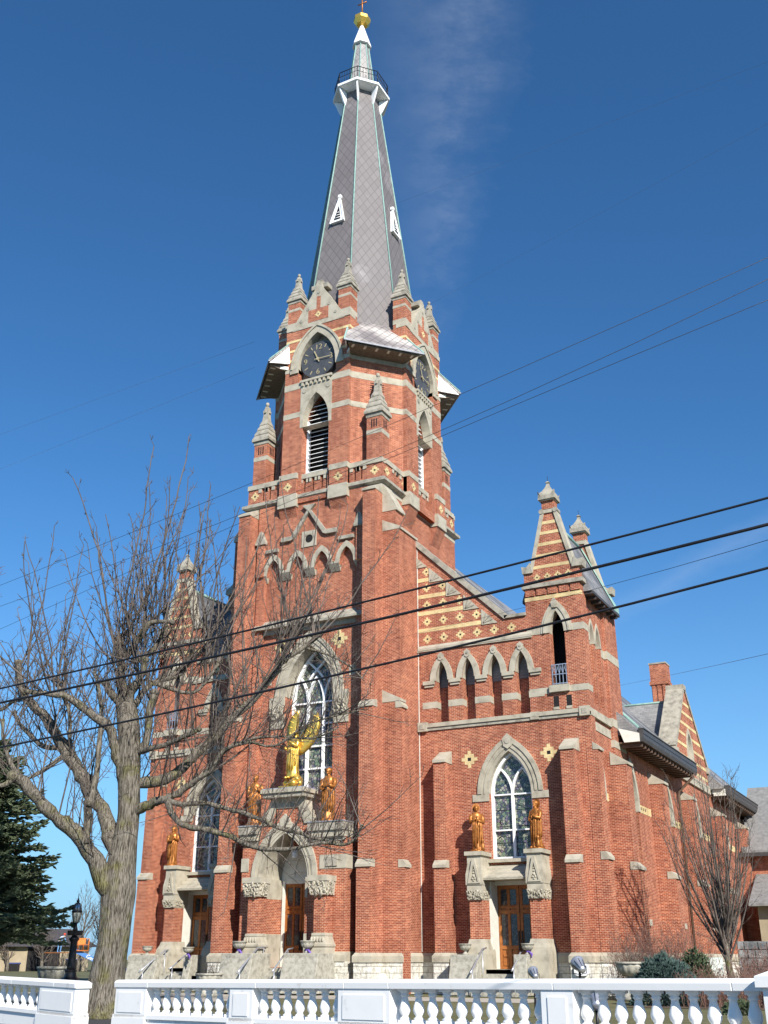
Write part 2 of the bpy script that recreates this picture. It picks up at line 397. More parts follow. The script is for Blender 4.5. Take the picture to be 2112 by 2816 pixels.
def empty(name, loc, label, cat, group=None):
    o = bpy.data.objects.new(name, None); COL.objects.link(o); o.location = loc; o.empty_display_size = .3
    o['label'] = label; o['category'] = cat
    if group: o['group'] = group
    WL[o] = Vector(loc); return o
def tag(o, label=None, cat=None, group=None, kind=None):
    for k, v in (('label', label), ('category', cat), ('group', group), ('kind', kind)):
        if v: o[k] = v
    return o
def copy_tree(o, off, label=None, parent=None):
    c = o.copy(); COL.objects.link(c)
    if parent is not None: c.parent = parent
    else:
        c.location = o.location+Vector(off)
        if label: c['label'] = label
        WL[c] = WL.get(o, Vector((0, 0, 0)))+Vector(off)
    for ch in list(o.children): copy_tree(ch, off, parent=c)
    return c
def arch(cx, hw, z0, zt, n=8):
    h = zt-z0; Rr = (hw*hw+h*h)/(2*hw)
    if Rr < hw: Rr = hw
    P = []
    a1 = math.asin(min(1, h/Rr))
    for i in range(n+1):
        a = a1*i/n; P.append((cx+hw-Rr+Rr*math.cos(a), z0+Rr*math.sin(a)))
    L = [(2*cx-x, z) for x, z in P[:-1]][::1]
    return L+[P[-1]]+P[:-1][::-1]      # left spring -> apex -> right spring
def opening(cx, hw, zb, z0, zt, n=8):
    A = arch(cx, hw, z0, zt, n)
    return [(cx-hw, zb)]+A+[(cx+hw, zb)] if zb < z0-1e-6 else A
def archring(b, fr, cx, hi, ho, z0, zi, zo, d0, d1, m, zb=None, n=9):
    if d0 < -.2: hi -= .012; zi -= .012
    O = arch(cx, ho, z0, zo, n); I = arch(cx, hi, z0, zi, n)
    if zb is not None: O = [(cx-ho, zb)]+O+[(cx+ho, zb)]; I = [(cx-hi, zb)]+I+[(cx+hi, zb)]
    for i in range(len(O)-1):
        b.prism(fr, [O[i], O[i+1], I[i+1], I[i]], d0, d1, m)
def diamond(b, fr, a, z, s, d, m=None):
    m = m or YB
    k = s/5.0
    for w, h in ((5, 1), (3, 3), (1, 5)):
        pass
    for i, w in enumerate((1, 3, 5, 3, 1)):
        zz = z+(i-2)*k
        if i == 2:
            b.rect(fr, a-w*k/2, a-k*.55, zz-k/2, zz+k/2, 0, d, m); b.rect(fr, a+k*.55, a+w*k/2, zz-k/2, zz+k/2, 0, d, m)
            b.rect(fr, a-k*.55, a+k*.55, zz-k/2, zz+k/2, 0, .004, IN)
        else: b.rect(fr, a-w*k/2, a+w*k/2, zz-k/2, zz+k/2, 0, d, m)
def wedge(b, fr, a0, a1, z0, z1, dbot, dtop, m, lip=.0):
    """weathering stone: slopes from (z1, dtop) down to (z0, dbot); side view prism across a0..a1"""
    bk = max(0.0, dtop-.22); P = [(bk, z0), (dbot, z0), (dbot, z0+.12), (dtop, z1), (bk, z1)]
    o, u = fr; nx, ny = u.y, -u.x
    r0 = [fp(fr, a0, z, d) for d, z in P]; r1 = [fp(fr, a1, z, d) for d, z in P]
    b.loft([r0, r1], m)
def gothic_window(parent, fr, cx, hw, zb, zs, za, d, lights=2, bars=(), fw=.10, name='stained_glass_window', glass=None):
    b = MB()
    archring(b, fr, cx, hw-fw, hw, zs, za-fw*1.3, za, d-.10, d+.06, WH, zb=zb)
    b.rect(fr, cx-hw, cx+hw, zb, zb+fw, d-.10, d+.08, WH)
    lw = 2*hw/lights
    hsp = zs-.05
    for i in range(1, lights):
        b.rect(fr, cx-hw+lw*i-fw*.55, cx-hw+lw*i+fw*.55, zb+fw, hsp+.02, d-.08, d+.07, WH)
    h = za-zs
    for i in range(lights):
        c = cx-hw+lw*(i+.5)
        A = arch(c, lw/2, hsp, hsp+h*(.62 if lights == 2 else .50), 7)
        # keep only the part inside the outer arch
        Rr = (hw*hw+h*h)/(2*hw)
        keep = [(x, z) for x, z in A if math.hypot(x-(cx+hw-Rr), z-zs) < Rr-.03 and math.hypot(x-(cx-hw+Rr), z-zs) < Rr-.03 or z <= zs]
        if len(keep) > 1: b.strip(fr, keep, fw*.85, d-.075+.003*i, d+.055+.003*i, WH)
    if lights == 3:
        for sgn in (-1, 1):
            P = []
            for k in range(8):
                t = k/7; P.append((cx+sgn*(lw/2-lw*1.02*t**1.25), hsp+h*(.42+.36*t)))
            b.strip(fr, P, fw*.8, d-.07+.004*sgn, d+.05+.004*sgn, WH)
    for z in bars:
        b.rect(fr, cx-hw+fw*.6, cx+hw-fw*.6, z-fw*.3, z+fw*.3, d-.06, d+.045, WH)
    w = b.build(name, parent)
    g = MB(); g.prism(fr, opening(cx, hw-.02, zb+.02, zs, za-.02), d-.13, d-.095, glass or SG); g.build('glass', w)
    # thin dark lead bars of the upper glazing
    k = MB()
    for i in range(lights):
        a0 = cx-hw+lw*i+fw*.6
        for j in range(1, 4):
            z = zb+(zs-zb)*j/4
            k.rect(fr, a0, a0+lw-fw*1.2, z-.012, z+.012, d-.09, d-.08, BK)
    k.build('glazing_bar', w)
    return w
def pinnacle_cap(b, x, y, z, w, h, m, sq=True):
    """stepped stone pinnacle: base slab, three weathered courses, neck with four fins and a ball"""
    def sq_(r, zz): return [(x-r, y-r, zz), (x+r, y-r, zz), (x+r, y+r, zz), (x-r, y+r, zz)]
    r = w/2
    b.loft([sq_(r*.94, z), sq_(r*.94, z+h*.075)], m)
    b.loft([sq_(r*1.12, z+h*.076), sq_(r*1.12, z+h*.125), sq_(r*.86, z+h*.235)], m)
    b.loft([sq_(r*.95, z+h*.222), sq_(r*.93, z+h*.255), sq_(r*.66, z+h*.355)], m)
    b.loft([sq_(r*.75, z+h*.342), sq_(r*.73, z+h*.375), sq_(r*.48, z+h*.475)], m)
    b.loft([sq_(r*.57, z+h*.462), sq_(r*.55, z+h*.49), sq_(r*.36, z+h*.575)], m)
    b.loft([sq_(r*.37, z+h*.561), sq_(r*.30, z+h*.70), sq_(r*.34, z+h*.80)], m)
    for dx, dy in ((1, 0), (-1, 0), (0, 1), (0, -1)):
        cx, cy = x+dx*r*.33, y+dy*r*.33
        b.loft([[(cx-r*.12, cy-r*.12, z+h*.74), (cx+r*.12, cy-r*.12, z+h*.74), (cx+r*.12, cy+r*.12, z+h*.74), (cx-r*.12, cy+r*.12, z+h*.74)],
                [(cx-r*.05, cy-r*.05, z+h*.86), (cx+r*.05, cy-r*.05, z+h*.86), (cx+r*.05, cy+r*.05, z+h*.86), (cx-r*.05, cy+r*.05, z+h*.86)]], m)
    b.loft([sq_(r*.28, z+h*.801), sq_(r*.15, z+h*.90)], m)
    b.lathe((x, y, z+h*.90), [(r*.08, 0), (r*.19, h*.02), (r*.22, h*.05), (r*.17, h*.085), (r*.03, h*.10)], m, 10)
def pinnacle(parent, x, y, z0, z1, w, h, bands=(), niche=False, name='pinnacle', nz=0):
    b = MB(); r = w/2
    b.box(x-r, x+r, y-r, y+r, z0, z1, BR)
    for za, zb_ in bands: b.box(x-r-.012, x+r+.012, y-r-.012, y+r+.012, za, zb_, ST)
    if niche:
        for dx in (-.16, .0, .16):
            b.box(x+dx*w-.035, x+dx*w+.035, y-r-.002, y-r+.02, nz, nz+.5, IN); b.box(x+r-.02, x+r+.002, y+dx*w-.035, y+dx*w+.035, nz, nz+.5, IN)
    p = b.build(name, parent)
    c = MB(); pinnacle_cap(c, x, y, z1+.002, w*1.14, h, STD); c.build('pinnacle_cap', p)
    return p
def buttress(parent, fr, a0, a1, stages, z0=.2, lip=.0, back=-.3, plinth=True):
    """stages: [(top z, projection)], lowest first; a sloping stone on top of each stage"""
    b = MB(); c = MB()
    z = z0
    for i, (zt, d) in enumerate(stages):
        dn = stages[i+1][1] if i+1 < len(stages) else 0.0
        hh = min(.62, max(.34, (d-dn)*1.15))
        b.rect(fr, a0, a1, z, zt-hh, back, d, BR)
        wedge(c, fr, a0-.025, a1+.025, zt-hh, zt, d+.07, dn+.003, ST)
        b.rect(fr, a0+.004, a1-.004, zt-hh, zt-.02, back, min(dn, d) if dn > 0 else 0, BR)
        z = zt-.02
    if plinth:
        d = stages[0][1]
        c.rect(fr, a0-.06, a1+.06, z0, 1.47, back, d+.06, RK)
        P = [(a0-.11, a1+.11, 1.47, 1.70, d+.11), ]
        c.rect(fr, a0-.11, a1+.11, 1.47, 1.72, back, d+.11, ST)
        c.loft([[fp(fr, a0-.11, 1.72, back), fp(fr, a1+.11, 1.72, back), fp(fr, a1+.11, 1.72, d+.11), fp(fr, a0-.11, 1.72, d+.11)],
                [fp(fr, a0-.01, 1.86, back), fp(fr, a1+.01, 1.86, back), fp(fr, a1+.01, 1.86, d+.01), fp(fr, a0-.01, 1.86, d+.01)]], ST)
    o = b.build('buttress', parent); c.build('weathering_stone', o)
    return o
def plinth(b, fr, a0, a1, d=.06, back=-.3):
    b.rect(fr, a0, a1, .2, 1.47, back, d, RK)
    b.rect(fr, a0, a1, 1.47, 1.72, back, d+.05, ST)
    b.loft([[fp(fr, a0, 1.72, back), fp(fr, a1, 1.72, back), fp(fr, a1, 1.72, d+.05), fp(fr, a0, 1.72, d+.05)],
            [fp(fr, a0, 1.86, back), fp(fr, a1, 1.86, back), fp(fr, a1, 1.86, .01), fp(fr, a0, 1.86, .01)]], ST)
def carving(b, x0, x1, y0, y1, z0, z1, m, seed, n=26, rr=.075):
    """stiff leaf carving: small curled lumps over the faces of a flared block"""
    rd = random.Random(seed); n = int(n*2.2); rr *= .62
    b.loft([[(x0+.06, y0+.06, z0), (x1-.06, y0+.06, z0), (x1-.06, y1, z0), (x0+.06, y1, z0)], [(x0, y0, z1), (x1, y0, z1), (x1, y1, z1), (x0, y1, z1)]], m)
    for i in range(n):
        t = rd.random(); side = rd.random() < .62
        zz = z0+(z1-z0)*(.1+.85*rd.random()); f = (zz-z0)/(z1-z0)*.06
        if side: p = (x0+.05+(x1-x0-.1)*t, y0+.05-f, zz)
        else: p = (x1-.05+f, y0+.08+(y1-y0-.15)*t*.8, zz)
        r = rr*(.55+.7*rd.random())
        if i % 3: b.lathe((p[0], p[1], p[2]-r*.8), [(r*.3, 0), (r*.85, r*.4), (r, r*.9), (r*.7, r*1.5), (r*.15, r*1.75)], m, 7)
        else: b.tube([(p[0], p[1]+.01, p[2]-r*2.2), (p[0]+rd.uniform(-.5, .5)*r, p[1]-.02, p[2]-r*.4), (p[0]+rd.uniform(-1.5, 1.5)*r, p[1]-.05, p[2]+r*1.2), (p[0]+rd.uniform(-2, 2)*r, p[1]-.01, p[2]+r*.9)], [r*.5, r*.75, r*.6, r*.25], m, 6)
# ------------------------------------------------------------------ ground
def sheet(name, pts, z, m, kind='structure', label=None):
    b = MB(); b.face([b.bm.verts.new((x, y, z)) for x, y in pts], m)
    return tag(b.build(name), kind=kind, label=label)
sheet('ground', [(-700, -60), (500, -60), (500, 1500), (-700, 1500)], .17, GRS)
sheet('road', [(-120, -12), (60, -12), (60, 10.5), (-120, 44)], .178, ASP)
sheet('pavement', [(-39.5, 38.6), (-14.6, 38.6), (-14.6, 42.5), (-39.5, 42.5)], .182, PAV)
sheet('path', [(-29.5, 20), (-26, 20), (-24.9, 38.6), (-29.6, 38.6)], .184, PAV)
# ------------------------------------------------------------------ church
CH = empty('brick_church', (-27.7, 49.2, .2), 'red brick gothic church with clock tower and grey slate spire', 'church')
TX0, TX1, TY0, TY1 = -32.0, -23.5, 44.6, 53.8; TC = -27.75; BX, BY = -27.62, 49.2
# --- main tower shaft
b = MB(); f = FR(44.75)
hw = 1.42
b.prism(f, [(TX0, .2), (TX1, .2), (TX1, 24.7), (TX0, 24.7)], -1.0, 0, BR, [opening(TC, hw, 9.0, 13.9, 16.45), [(-29.32, 1.2), (-26.6, 1.2), (-26.6, 6.6), (-29.32, 6.6)]])
b.prism(SD(TX1), [(TY0+.4, .2), (TY1, .2), (TY1, 24.7), (TY0+.4, 24.7)], -.8, 0, BR, [[(47.6, 19.9), (48.05, 19.9), (48.05, 21.4), (47.6, 21.4)]])
b.prism(SD(TX0), [(TY0+.4, .2), (TY1, .2), (TY1, 24.7), (TY0+.4, 24.7)], 0, .8, BR)
b.rect(FR(TY1), TX0+.1, TX1-.1, .2, 24.7, .02, .6, BR)
# proud wall above the corbel arches (scalloped lower edge)
AC = [-30.05, -28.55, -27.05, -25.55]
P = [(-31.15, 24.6), (-31.15, 20.5)]
for c in AC: P += [(c-.42, 20.5)]+arch(c, .42, 20.6, 21.4, 6)+[(c+.42, 20.5)]
P += [(-24.35, 20.5), (-24.35, 24.6)]
ACUT = [c for c in AC]
b.prism(FR(44.75), P, -.02, .26, BR)
for c in (-30.85, -24.72): b.rect(FR(44.75), c-.23, c+.23, 9.0, 20.5, -.02, .26, BR)
for c in (-30.85, -24.72): b.rect(FR(44.49), c-.22, c+.22, 20.5, 22.35, -.01, .14, BR)
# wall strips in front of the wall beside the panel
b.rect(FR(44.75), TX0, -31.15, .2, 24.6, -.02, .15, BR); b.rect(FR(44.75), -24.35, TX1, .2, 24.6, -.02, .15, BR)
for a, z in ((-29.45, 16.55), (-26.05, 16.55)): diamond(b, FR(44.75), a, z, .95, .012)
b.box(TX0+.8, TX1-.8, 45.8, TY1-.6, 22, 22.2, IN)
TW = b.build('tower_wall', CH)
b = MB()
for c in AC:
    archring(b, FR(44.49), c, .42, .66, 20.6, 21.4, 21.72, -.01, .05, ST, n=6)
    for s in (-1, 1):
        x = c+s*.60; b.loft([[fp(FR(44.49), x-.12, 20.2, -.28), fp(FR(44.49), x+.12, 20.2, -.28), fp(FR(44.49), x+.12, 20.2, -.2), fp(FR(44.49), x-.12, 20.2, -.2)], [fp(FR(44.49), x-.17, 20.55, -.28), fp(FR(44.49), x+.17, 20.55, -.28), fp(FR(44.49), x+.17, 20.55, .06), fp(FR(44.49), x-.17, 20.55, .06)], [fp(FR(44.49), x-.17, 20.68, -.28), fp(FR(44.49), x+.17, 20.68, -.28), fp(FR(44.49), x+.17, 20.68, .06), fp(FR(44.49), x-.17, 20.68, .06)]], ST)
b.build('corbel_arch', CH)
b = MB(); f = FR(44.49)
b.strip(f, [(-29.55, 22.40), (-28.95, 22.40), (-28.85, 22.44), (-27.85, 23.88), (-26.85, 22.44), (-26.75, 22.40), (-26.1, 22.40)], .24, -.01, .16, STD)
for x0, x1 in ((-30.55, -29.75), (-26.0, -25.1)): b.rect(f, x0, x1, 21.80, 21.98, -.01, .14, STD)
b.prism(f, [(-28.25, 24.15), (-27.45, 24.15), (-27.85, 23.75)][::-1], -.01, .18, STD)
for c in (-30.85, -24.72):
    b.prism(f, [(c-.32, 22.35), (c+.32, 22.35), (c+.32, 22.5), (c+.06, 23.1), (c-.06, 23.1), (c-.32, 22.5)], -.01, .22, STD)
b.prism(f, [(-28.3, 21.78), (-27.4, 21.78), (-27.4, 22.68), (-28.3, 22.68)], -.01, .05, ST, [[(-27.85+.24*math.cos(i*math.pi/6), 22.23+.24*math.sin(i*math.pi/6)) for i in range(12)]])
b.rect(f, -28.15, -27.55, 21.93, 22.53, -.01, .012, IN)
b.build('string_course', CH)
# sloping sill band over the big window, hood ring, jamb carvings
b = MB()
wedge(b, FR(44.75), -31.1, -24.4, 17.5, 18.05, .46, .01, STD)
b.rect(FR(44.75), -31.1, -24.4, 17.25, 17.5, 0, .14, STD)
b.build('sloping_ledge', CH)
b = MB()
for i, (ri, ro, d) in enumerate(((1.42, 1.60, .05), (1.60, 1.72, .09), (1.72, 1.84, .05), (1.84, 2.02, .11))):
    archring(b, FR(44.75), TC, ri, ro, 13.9, 16.45+(ri-1.42)*1.25, 16.45+(ro-1.42)*1.25, -.9 if i == 0 else -.02, d, ST)
for s in (-1, 1):
    a0, a1 = sorted((TC+s*1.43, TC+s*2.30))
    b.rect(FR(44.75), a0, a1, 13.45, 13.895, -.02, .12, ST); b.rect(FR(44.75), a0, a1, 12.3, 13.0, -.02, .05, ST)
    b.rect(FR(44.75), *sorted((TC+s*2.3, TC+s*2.75)), 14.6, 15.1, -.02, .02, ST)
wa = b.build('window_arch', CH)
b = MB()
for s in (-1, 1):
    a0, a1 = sorted((TC+s*1.5, TC+s*2.25)); carving(b, a0, a1, 44.55, 44.75, 12.75, 13.44, ST, 3+s, 34, .10)
b.build('leaf_carving', wa)
gothic_window(CH, FR(44.75), TC, 1.42, 9.0, 13.6, 16.4, -.72, 3, (10.3, 11.4, 12.5, 13.6), .13)
# --- tower buttresses: front pair, side pair
for a0, a1, lo, hi in ((-24.24, -23.5, -24.30, -23.5), (-32.0, -31.26, -32.0, -31.2)):
    buttress(CH, FR(44.6), a0, a1, [(5.75, 1.12), (13.0, .98), (24.62, .80)])
buttress(CH, SD(TX1), 44.6, 46.62, [(22.5, .955)], plinth=True)
buttress(CH, SD(TX1), 44.585, 45.12, [(5.75, 1.14), (13.0, 1.04), (13.6, .93)], plinth=False)
b = MB(); c = MB()
b.rect(SD(TX1), 44.6, 45.5, 22.2, 23.0, -.2, .75, BR); wedge(c, SD(TX1), 44.57, 45.53, 22.95, 24.6, .85, .02, ST)
o = b.build('buttress', CH); c.build('weathering_stone', o)
b = MB(); c = MB()
fl = (Vector((TX0, 0, 0)), Vector((0, -1, 0)))
b.rect(fl, -46.0, -44.6, .2, 23.0, -.2, .75, BR); wedge(c, fl, -46.03, -44.57, 22.95, 24.6, .85, .02, ST); c.rect(fl, -46.1, -44.5, .2, 1.8, -.2, .9, RK)
o = b.build('buttress', CH); c.build('weathering_stone', o)
b = MB(); c = MB()
b.rect(SD(TX1), 52.9, 53.8, 8, 20.9, -.2, .95, BR); wedge(c, SD(TX1), 52.87, 53.83, 20.9, 22.6, 1.03, .02, ST)
o = b.build('buttress', CH); c.build('weathering_stone', o)
b = MB(); b.rect(SD(TX1), 47.5, 48.15, 21.4, 21.75, -.1, .05, ST); b.rect(SD(TX1), 47.5, 48.15, 19.65, 19.9, -.1, .10, ST); b.rect(SD(TX1), 47.6, 48.05, 19.9, 21.4, -.5, -.4, IN); b.build('slit_window', CH)
# --- belfry stage: string course, pierced parapet, corner pinnacles
SY = 1.09; AP = 4.2; HS = 2.13
def lo(dx, dy, z): return (BX+dx, BY+dy*SY, z)
def ringsq(e, z): return [(TX0-e, TY0-e, z), (TX1+e, TY0-e, z), (TX1+e, TY1+e, z), (TX0-e, TY1+e, z)]
b = MB(); b.loft([ringsq(.02, 24.35), ringsq(.02, 24.62)], ST); b.loft([ringsq(.06, 24.62), ringsq(.26, 24.72), ringsq(.26, 24.88), ringsq(.05, 25.02)], STD); b.build('string_course', CH)
b = MB(); st = MB()
def parapet(fr, a0, a1, slots):
    hol = [[(s-.055, 25.1), (s+.055, 25.1), (s+.055, 25.72), (s+.10, 25.84), (s-.10, 25.84), (s-.055, 25.72)] for s in slots]
    b.prism(fr, [(a0, 25.0), (a1, 25.0), (a1, 25.86), (a0, 25.86)], -.3, 0, BR, hol)
    st.rect(fr, a0-.03, a1+.03, 25.86, 26.14, -.36, .06, ST)
    for s in slots:
        for q in (-.21, .21): st.rect(fr, s+q-.10, s+q+.10, 25.62, 25.858, -.2, .035, ST)
parapet(FR(TY0-.05), TX0, TX1, [-31.0+.3*0, -30.55, -28.3, -27.75, -27.2, -25.15, -24.75])
parapet(SD(TX1+.05), TY0+.26, TY1-.26, [45.9, 46.35, 48.6, 49.2, 49.8, 52.0, 52.5])
parapet((Vector((TX0-.05, 0, 0)), Vector((0, -1, 0))), -TY1+.26, -TY0-.26, [])
parapet((Vector((0, TY1+.05, 0)), Vector((-1, 0, 0))), -TX1, -TX0, [])
for a in (-31.55, -29.2, -26.15, -23.95): diamond(b, FR(TY0-.05), a, 25.45, .52, .012)
for a in (45.0, 47.0, 51.3, 53.3): diamond(b, SD(TX1+.05), a, 25.45, .52, .012)
b.box(TX0+.3, TX1-.3, TY0+.3, TY1-.3, 24.5, 24.9, LEAD)
pp = b.build('parapet', CH); st.build('coping', pp)
for i, (x, y) in enumerate(((-24.08, 45.15), (-31.42, 45.15), (-24.08, 53.2), (-31.42, 53.2))):
    pinnacle(CH, x, y, 26.1, 28.75, .90, 2.95, [(27.72, 27.98)], True, nz=28.12)
# --- octagonal belfry
OCT = [(-HS, -AP), (HS, -AP), (AP, -HS), (AP, HS), (HS, AP), (-HS, AP), (-AP, HS), (-AP, -HS)]
def seg(i, ext=0):
    p, q = OCT[i], OCT[(i+1) % 8]
    P0, P1 = Vector(lo(p[0], p[1], 0)), Vector(lo(q[0], q[1], 0)); u = (P1-P0); L = u.length; u.normalize()
    return (P0, u), L
b = MB(); st = MB()
OPN = .86
for i in range(8):
    fr, L = seg(i)
    if i % 2 == 0:                     # cardinal bay: two piers, deep arched louvre opening, clock above
        c = L/2
        b.prism(fr, [(0, 24.4), (L, 24.4), (L, 35.5), (0, 35.5)], -1.0, .22, BR, [opening(c, OPN, 24.9, 29.5, 31.15), opening(c, 1.24, 32.0, 32.85, 35.0)])
        for a0, a1 in ((-.0, 1.08), (L-1.08, L)):
            b.loft([[fp(fr, a0, 23.0, -.2), fp(fr, a1, 23.0, -.2), fp(fr, a1, 23.0, -.14), fp(fr, a0, 23.0, -.14)], [fp(fr, a0, 24.2, -.2), fp(fr, a1, 24.2, -.2), fp(fr, a1, 24.2, .36), fp(fr, a0, 24.2, .36)]], BR)
            st.rect(fr, a0-.05, a1+.05, 24.2, 24.95, -.2, .42, ST)
            b.rect(fr, a0, a1, 24.95, 25.9, -.2, .36, BR); st.rect(fr, a0-.03, a1+.03, 25.88, 26.2, -.2, .39, ST)
            diamond(b, (fr[0]+Vector((fr[1].y, -fr[1].x, 0))*.36, fr[1]), (a0+a1)/2, 25.42, .52, .012)
        for z0, z1, m in ((29.72, 30.06, ST), (31.55, 31.95, ST), (32.75, 33.0, ST), (33.45, 33.60, YB), (34.1, 34.25, YB), (34.75, 34.9, YB)):
            g = 1.02 if z1 < 32 else (1.5 if z1 < 34 else (1.35 if z1 < 34.5 else .9))
            for a0, a1 in ((0, c-g), (c+g, L)): st.rect(fr, a0-.012, a1+.012, z0, z1, -.2, .235, m)
        # stone tympanum between louvre arch and clock
        st.prism(fr, [(c-1.02, 29.0), (c+1.02, 29.0), (c+1.02, 31.9), (c-1.02, 31.9)], -.25, .245, ST, [opening(c, .83, 29.001, 29.3, 31.05)])
        for k in range(7): st.rect(fr, c-.95+k*.285, c-.82+k*.285, 31.62, 31.84, .2, .34, ST)
        st.rect(fr, c-1.05, c+1.05, 31.84, 31.98, -.2, .36, ST)
        for s in (-1, 1):
            st.prism(fr, [(c+s*.78+.14*math.cos(t*math.pi/5), 31.3+.14*math.sin(t*math.pi/5)) for t in range(10)], .2, .275, STD)
        archring(st, fr, c, 1.24, 1.60, 32.85, 35.0, 35.42, -.5, .30, ST)
        archring(st, fr, c, 1.60, 1.72, 32.85, 35.42, 35.56, .1, .36, ST)
        st.rect(fr, c-1.76, c-1.24, 32.6, 32.85, -.2, .31, ST); st.rect(fr, c+1.24, c+1.76, 32.6, 32.85, -.2, .31, ST)
        # gable with stone edge and brick cross shaped panel
        G = [(c-1.75, 35.5), (c+1.75, 35.5), (c+1.75, 35.72), (c+.30, 37.95), (c+.16, 38.45), (c-.16, 38.45), (c-.30, 37.95), (c-1.75, 35.72)]
        st.prism(fr, G, -.35, .25, ST)
        st.rect(fr, c-.55, c+.55, 38.05, 38.33, -.34, .20, STD); st.rect(fr, c-.17, c+.17, 38.3, 38.62, -.33, .21, STD)
        st.rect(fr, c-.68, c+.68, 35.80, 36.62, 0, .262, BR); st.rect(fr, c-.13, c+.13, 36.62, 37.45, 0, .262, BR)
        diamond(st, (fr[0]+Vector((fr[1].y, -fr[1].x, 0))*.262, fr[1]), c, 36.22, .42, .012)
        for a, z in ((-1.15, 36.05), (1.15, 36.05), (-.72, 36.75), (.72, 36.75), (0, 37.75)):
            st.prism(fr, [(c+a+.10*math.cos(t*math.pi/5), z+.10*math.sin(t*math.pi/5)) for t in range(10)], .2, .275, STD)
        st.rect(fr, 0, .9, 35.55, 35.85, -.4, .26, ST); st.rect(fr, L-.9, L, 35.55, 35.85, -.4, .26, ST)
    else:
        b.prism(fr, [(-.2, 24.4), (L+.2, 24.4), (L+.2, 33.8), (-.2, 33.8)], -.6, 0, BR)
        for z0, z1 in ((29.72, 30.06), (31.55, 31.95), (32.75, 33.1)): st.rect(fr, 0, L, z0, z1, -.1, .014, ST)
        b.rect(fr, L*.44, L*.56, 24.9, 28.6, -.2, .004, IN)
        for k in range(4): b.rect(fr, L*.36, L*.64, 30.95+k*.14, 31.0+k*.14, -.1, .004, IN)
b.box(BX-2.6, BX+2.6, BY-2.6, BY+2.6, 24.9, 33, IN)
bw = b.build('belfry_wall', CH); st.build('stone_dressing', bw)
for i in (0, 2, 4, 6):
    fr, L = seg(i); c = L/2
    b = MB(); b.prism(fr, opening(c, .855, 24.95, 29.5, 31.1), -.75, -.72, IN)
    for k in range(22):
        z = 25.05+k*.27
        if z > 30.6: break
        w = .85 if z < 29.5 else .85*math.sqrt(max(0.02, 1-((z-29.4)/1.75)**2))
        b.loft([[fp(fr, c-w, z, -.32), fp(fr, c+w, z, -.32), fp(fr, c+w, z+.03, -.32), fp(fr, c-w, z+.03, -.32)], [fp(fr, c-w, z+.17, -.62), fp(fr, c+w, z+.17, -.62), fp(fr, c+w, z+.20, -.62), fp(fr, c-w, z+.20, -.62)]], WH)
    b.rect(fr, c-.855, c-.78, 24.95, 29.6, -.6, -.28, WH); b.rect(fr, c+.78, c+.855, 24.95, 29.6, -.6, -.28, WH)
    b.build('louvre', CH)
    # clock
    b = MB(); b.prism(fr, opening(c, 1.235, 32.0, 32.85, 34.98), -.45, -.30, STD)
    N = 40; cz = 33.26; R = 1.16
    b.prism(fr, [(c+R*math.cos(2*math.pi*k/N), cz+R*math.sin(2*math.pi*k/N)) for k in range(N)], -.3, .10, CLK)
    ck = b.build('clock', CH)
    b = MB()
    for h in range(12):
        if h % 3 == 0: continue
        an = math.pi/2-h*math.pi/6
        b.strip(fr, [(c+.80*math.cos(an), cz+.80*math.sin(an)), (c+1.03*math.cos(an), cz+1.03*math.sin(an))], .05, .10, .12, BRA)
    b.build('hour_mark', ck)
    for ang, ln, w, dz in ((math.pi/2+.42, .60, .07, 0), (-.02, .90, .04, .015)):
        b = MB(); b.strip(fr, [(c-.22*math.cos(ang), cz-.22*math.sin(ang)), (c+ln*math.cos(ang), cz+ln*math.sin(ang))], w, .16+dz, .175+dz, BRA)
        b.prism(fr, [(c+.09*math.cos(k*math.pi/6), cz+.09*math.sin(k*math.pi/6)) for k in range(12)], .10, .18+dz, BRA); b.build('hand', ck)
    if i in (0, 2):
        for txt, ax_, az in (('12', 0, .80), ('3', .85, 0), ('6', 0, -.82), ('9', -.85, 0)):
            o = text_mesh('numeral', txt, .50, BRA, ck, .012, -.006)
            u = fr[1]; n = Vector((u.y, -u.x, 0)); M = Matrix((u, Vector((0, 0, 1)), n)).transposed().to_4x4()
            M.translation = Vector(fp(fr, c+ax_, cz+az, .115))-WL[CH]; o.matrix_local = M
# pinnacles standing on the ends of the four gabled bays
for i in (0, 2, 4, 6):
    fr, L = seg(i)
    for a in (.42, L-.42):
        x, y, z = fp(fr, a, 0, -.2); pinnacle(CH, x, y, 35.5, 37.5, .80, 2.35, [(35.82, 36.12), (36.95, 37.12)])
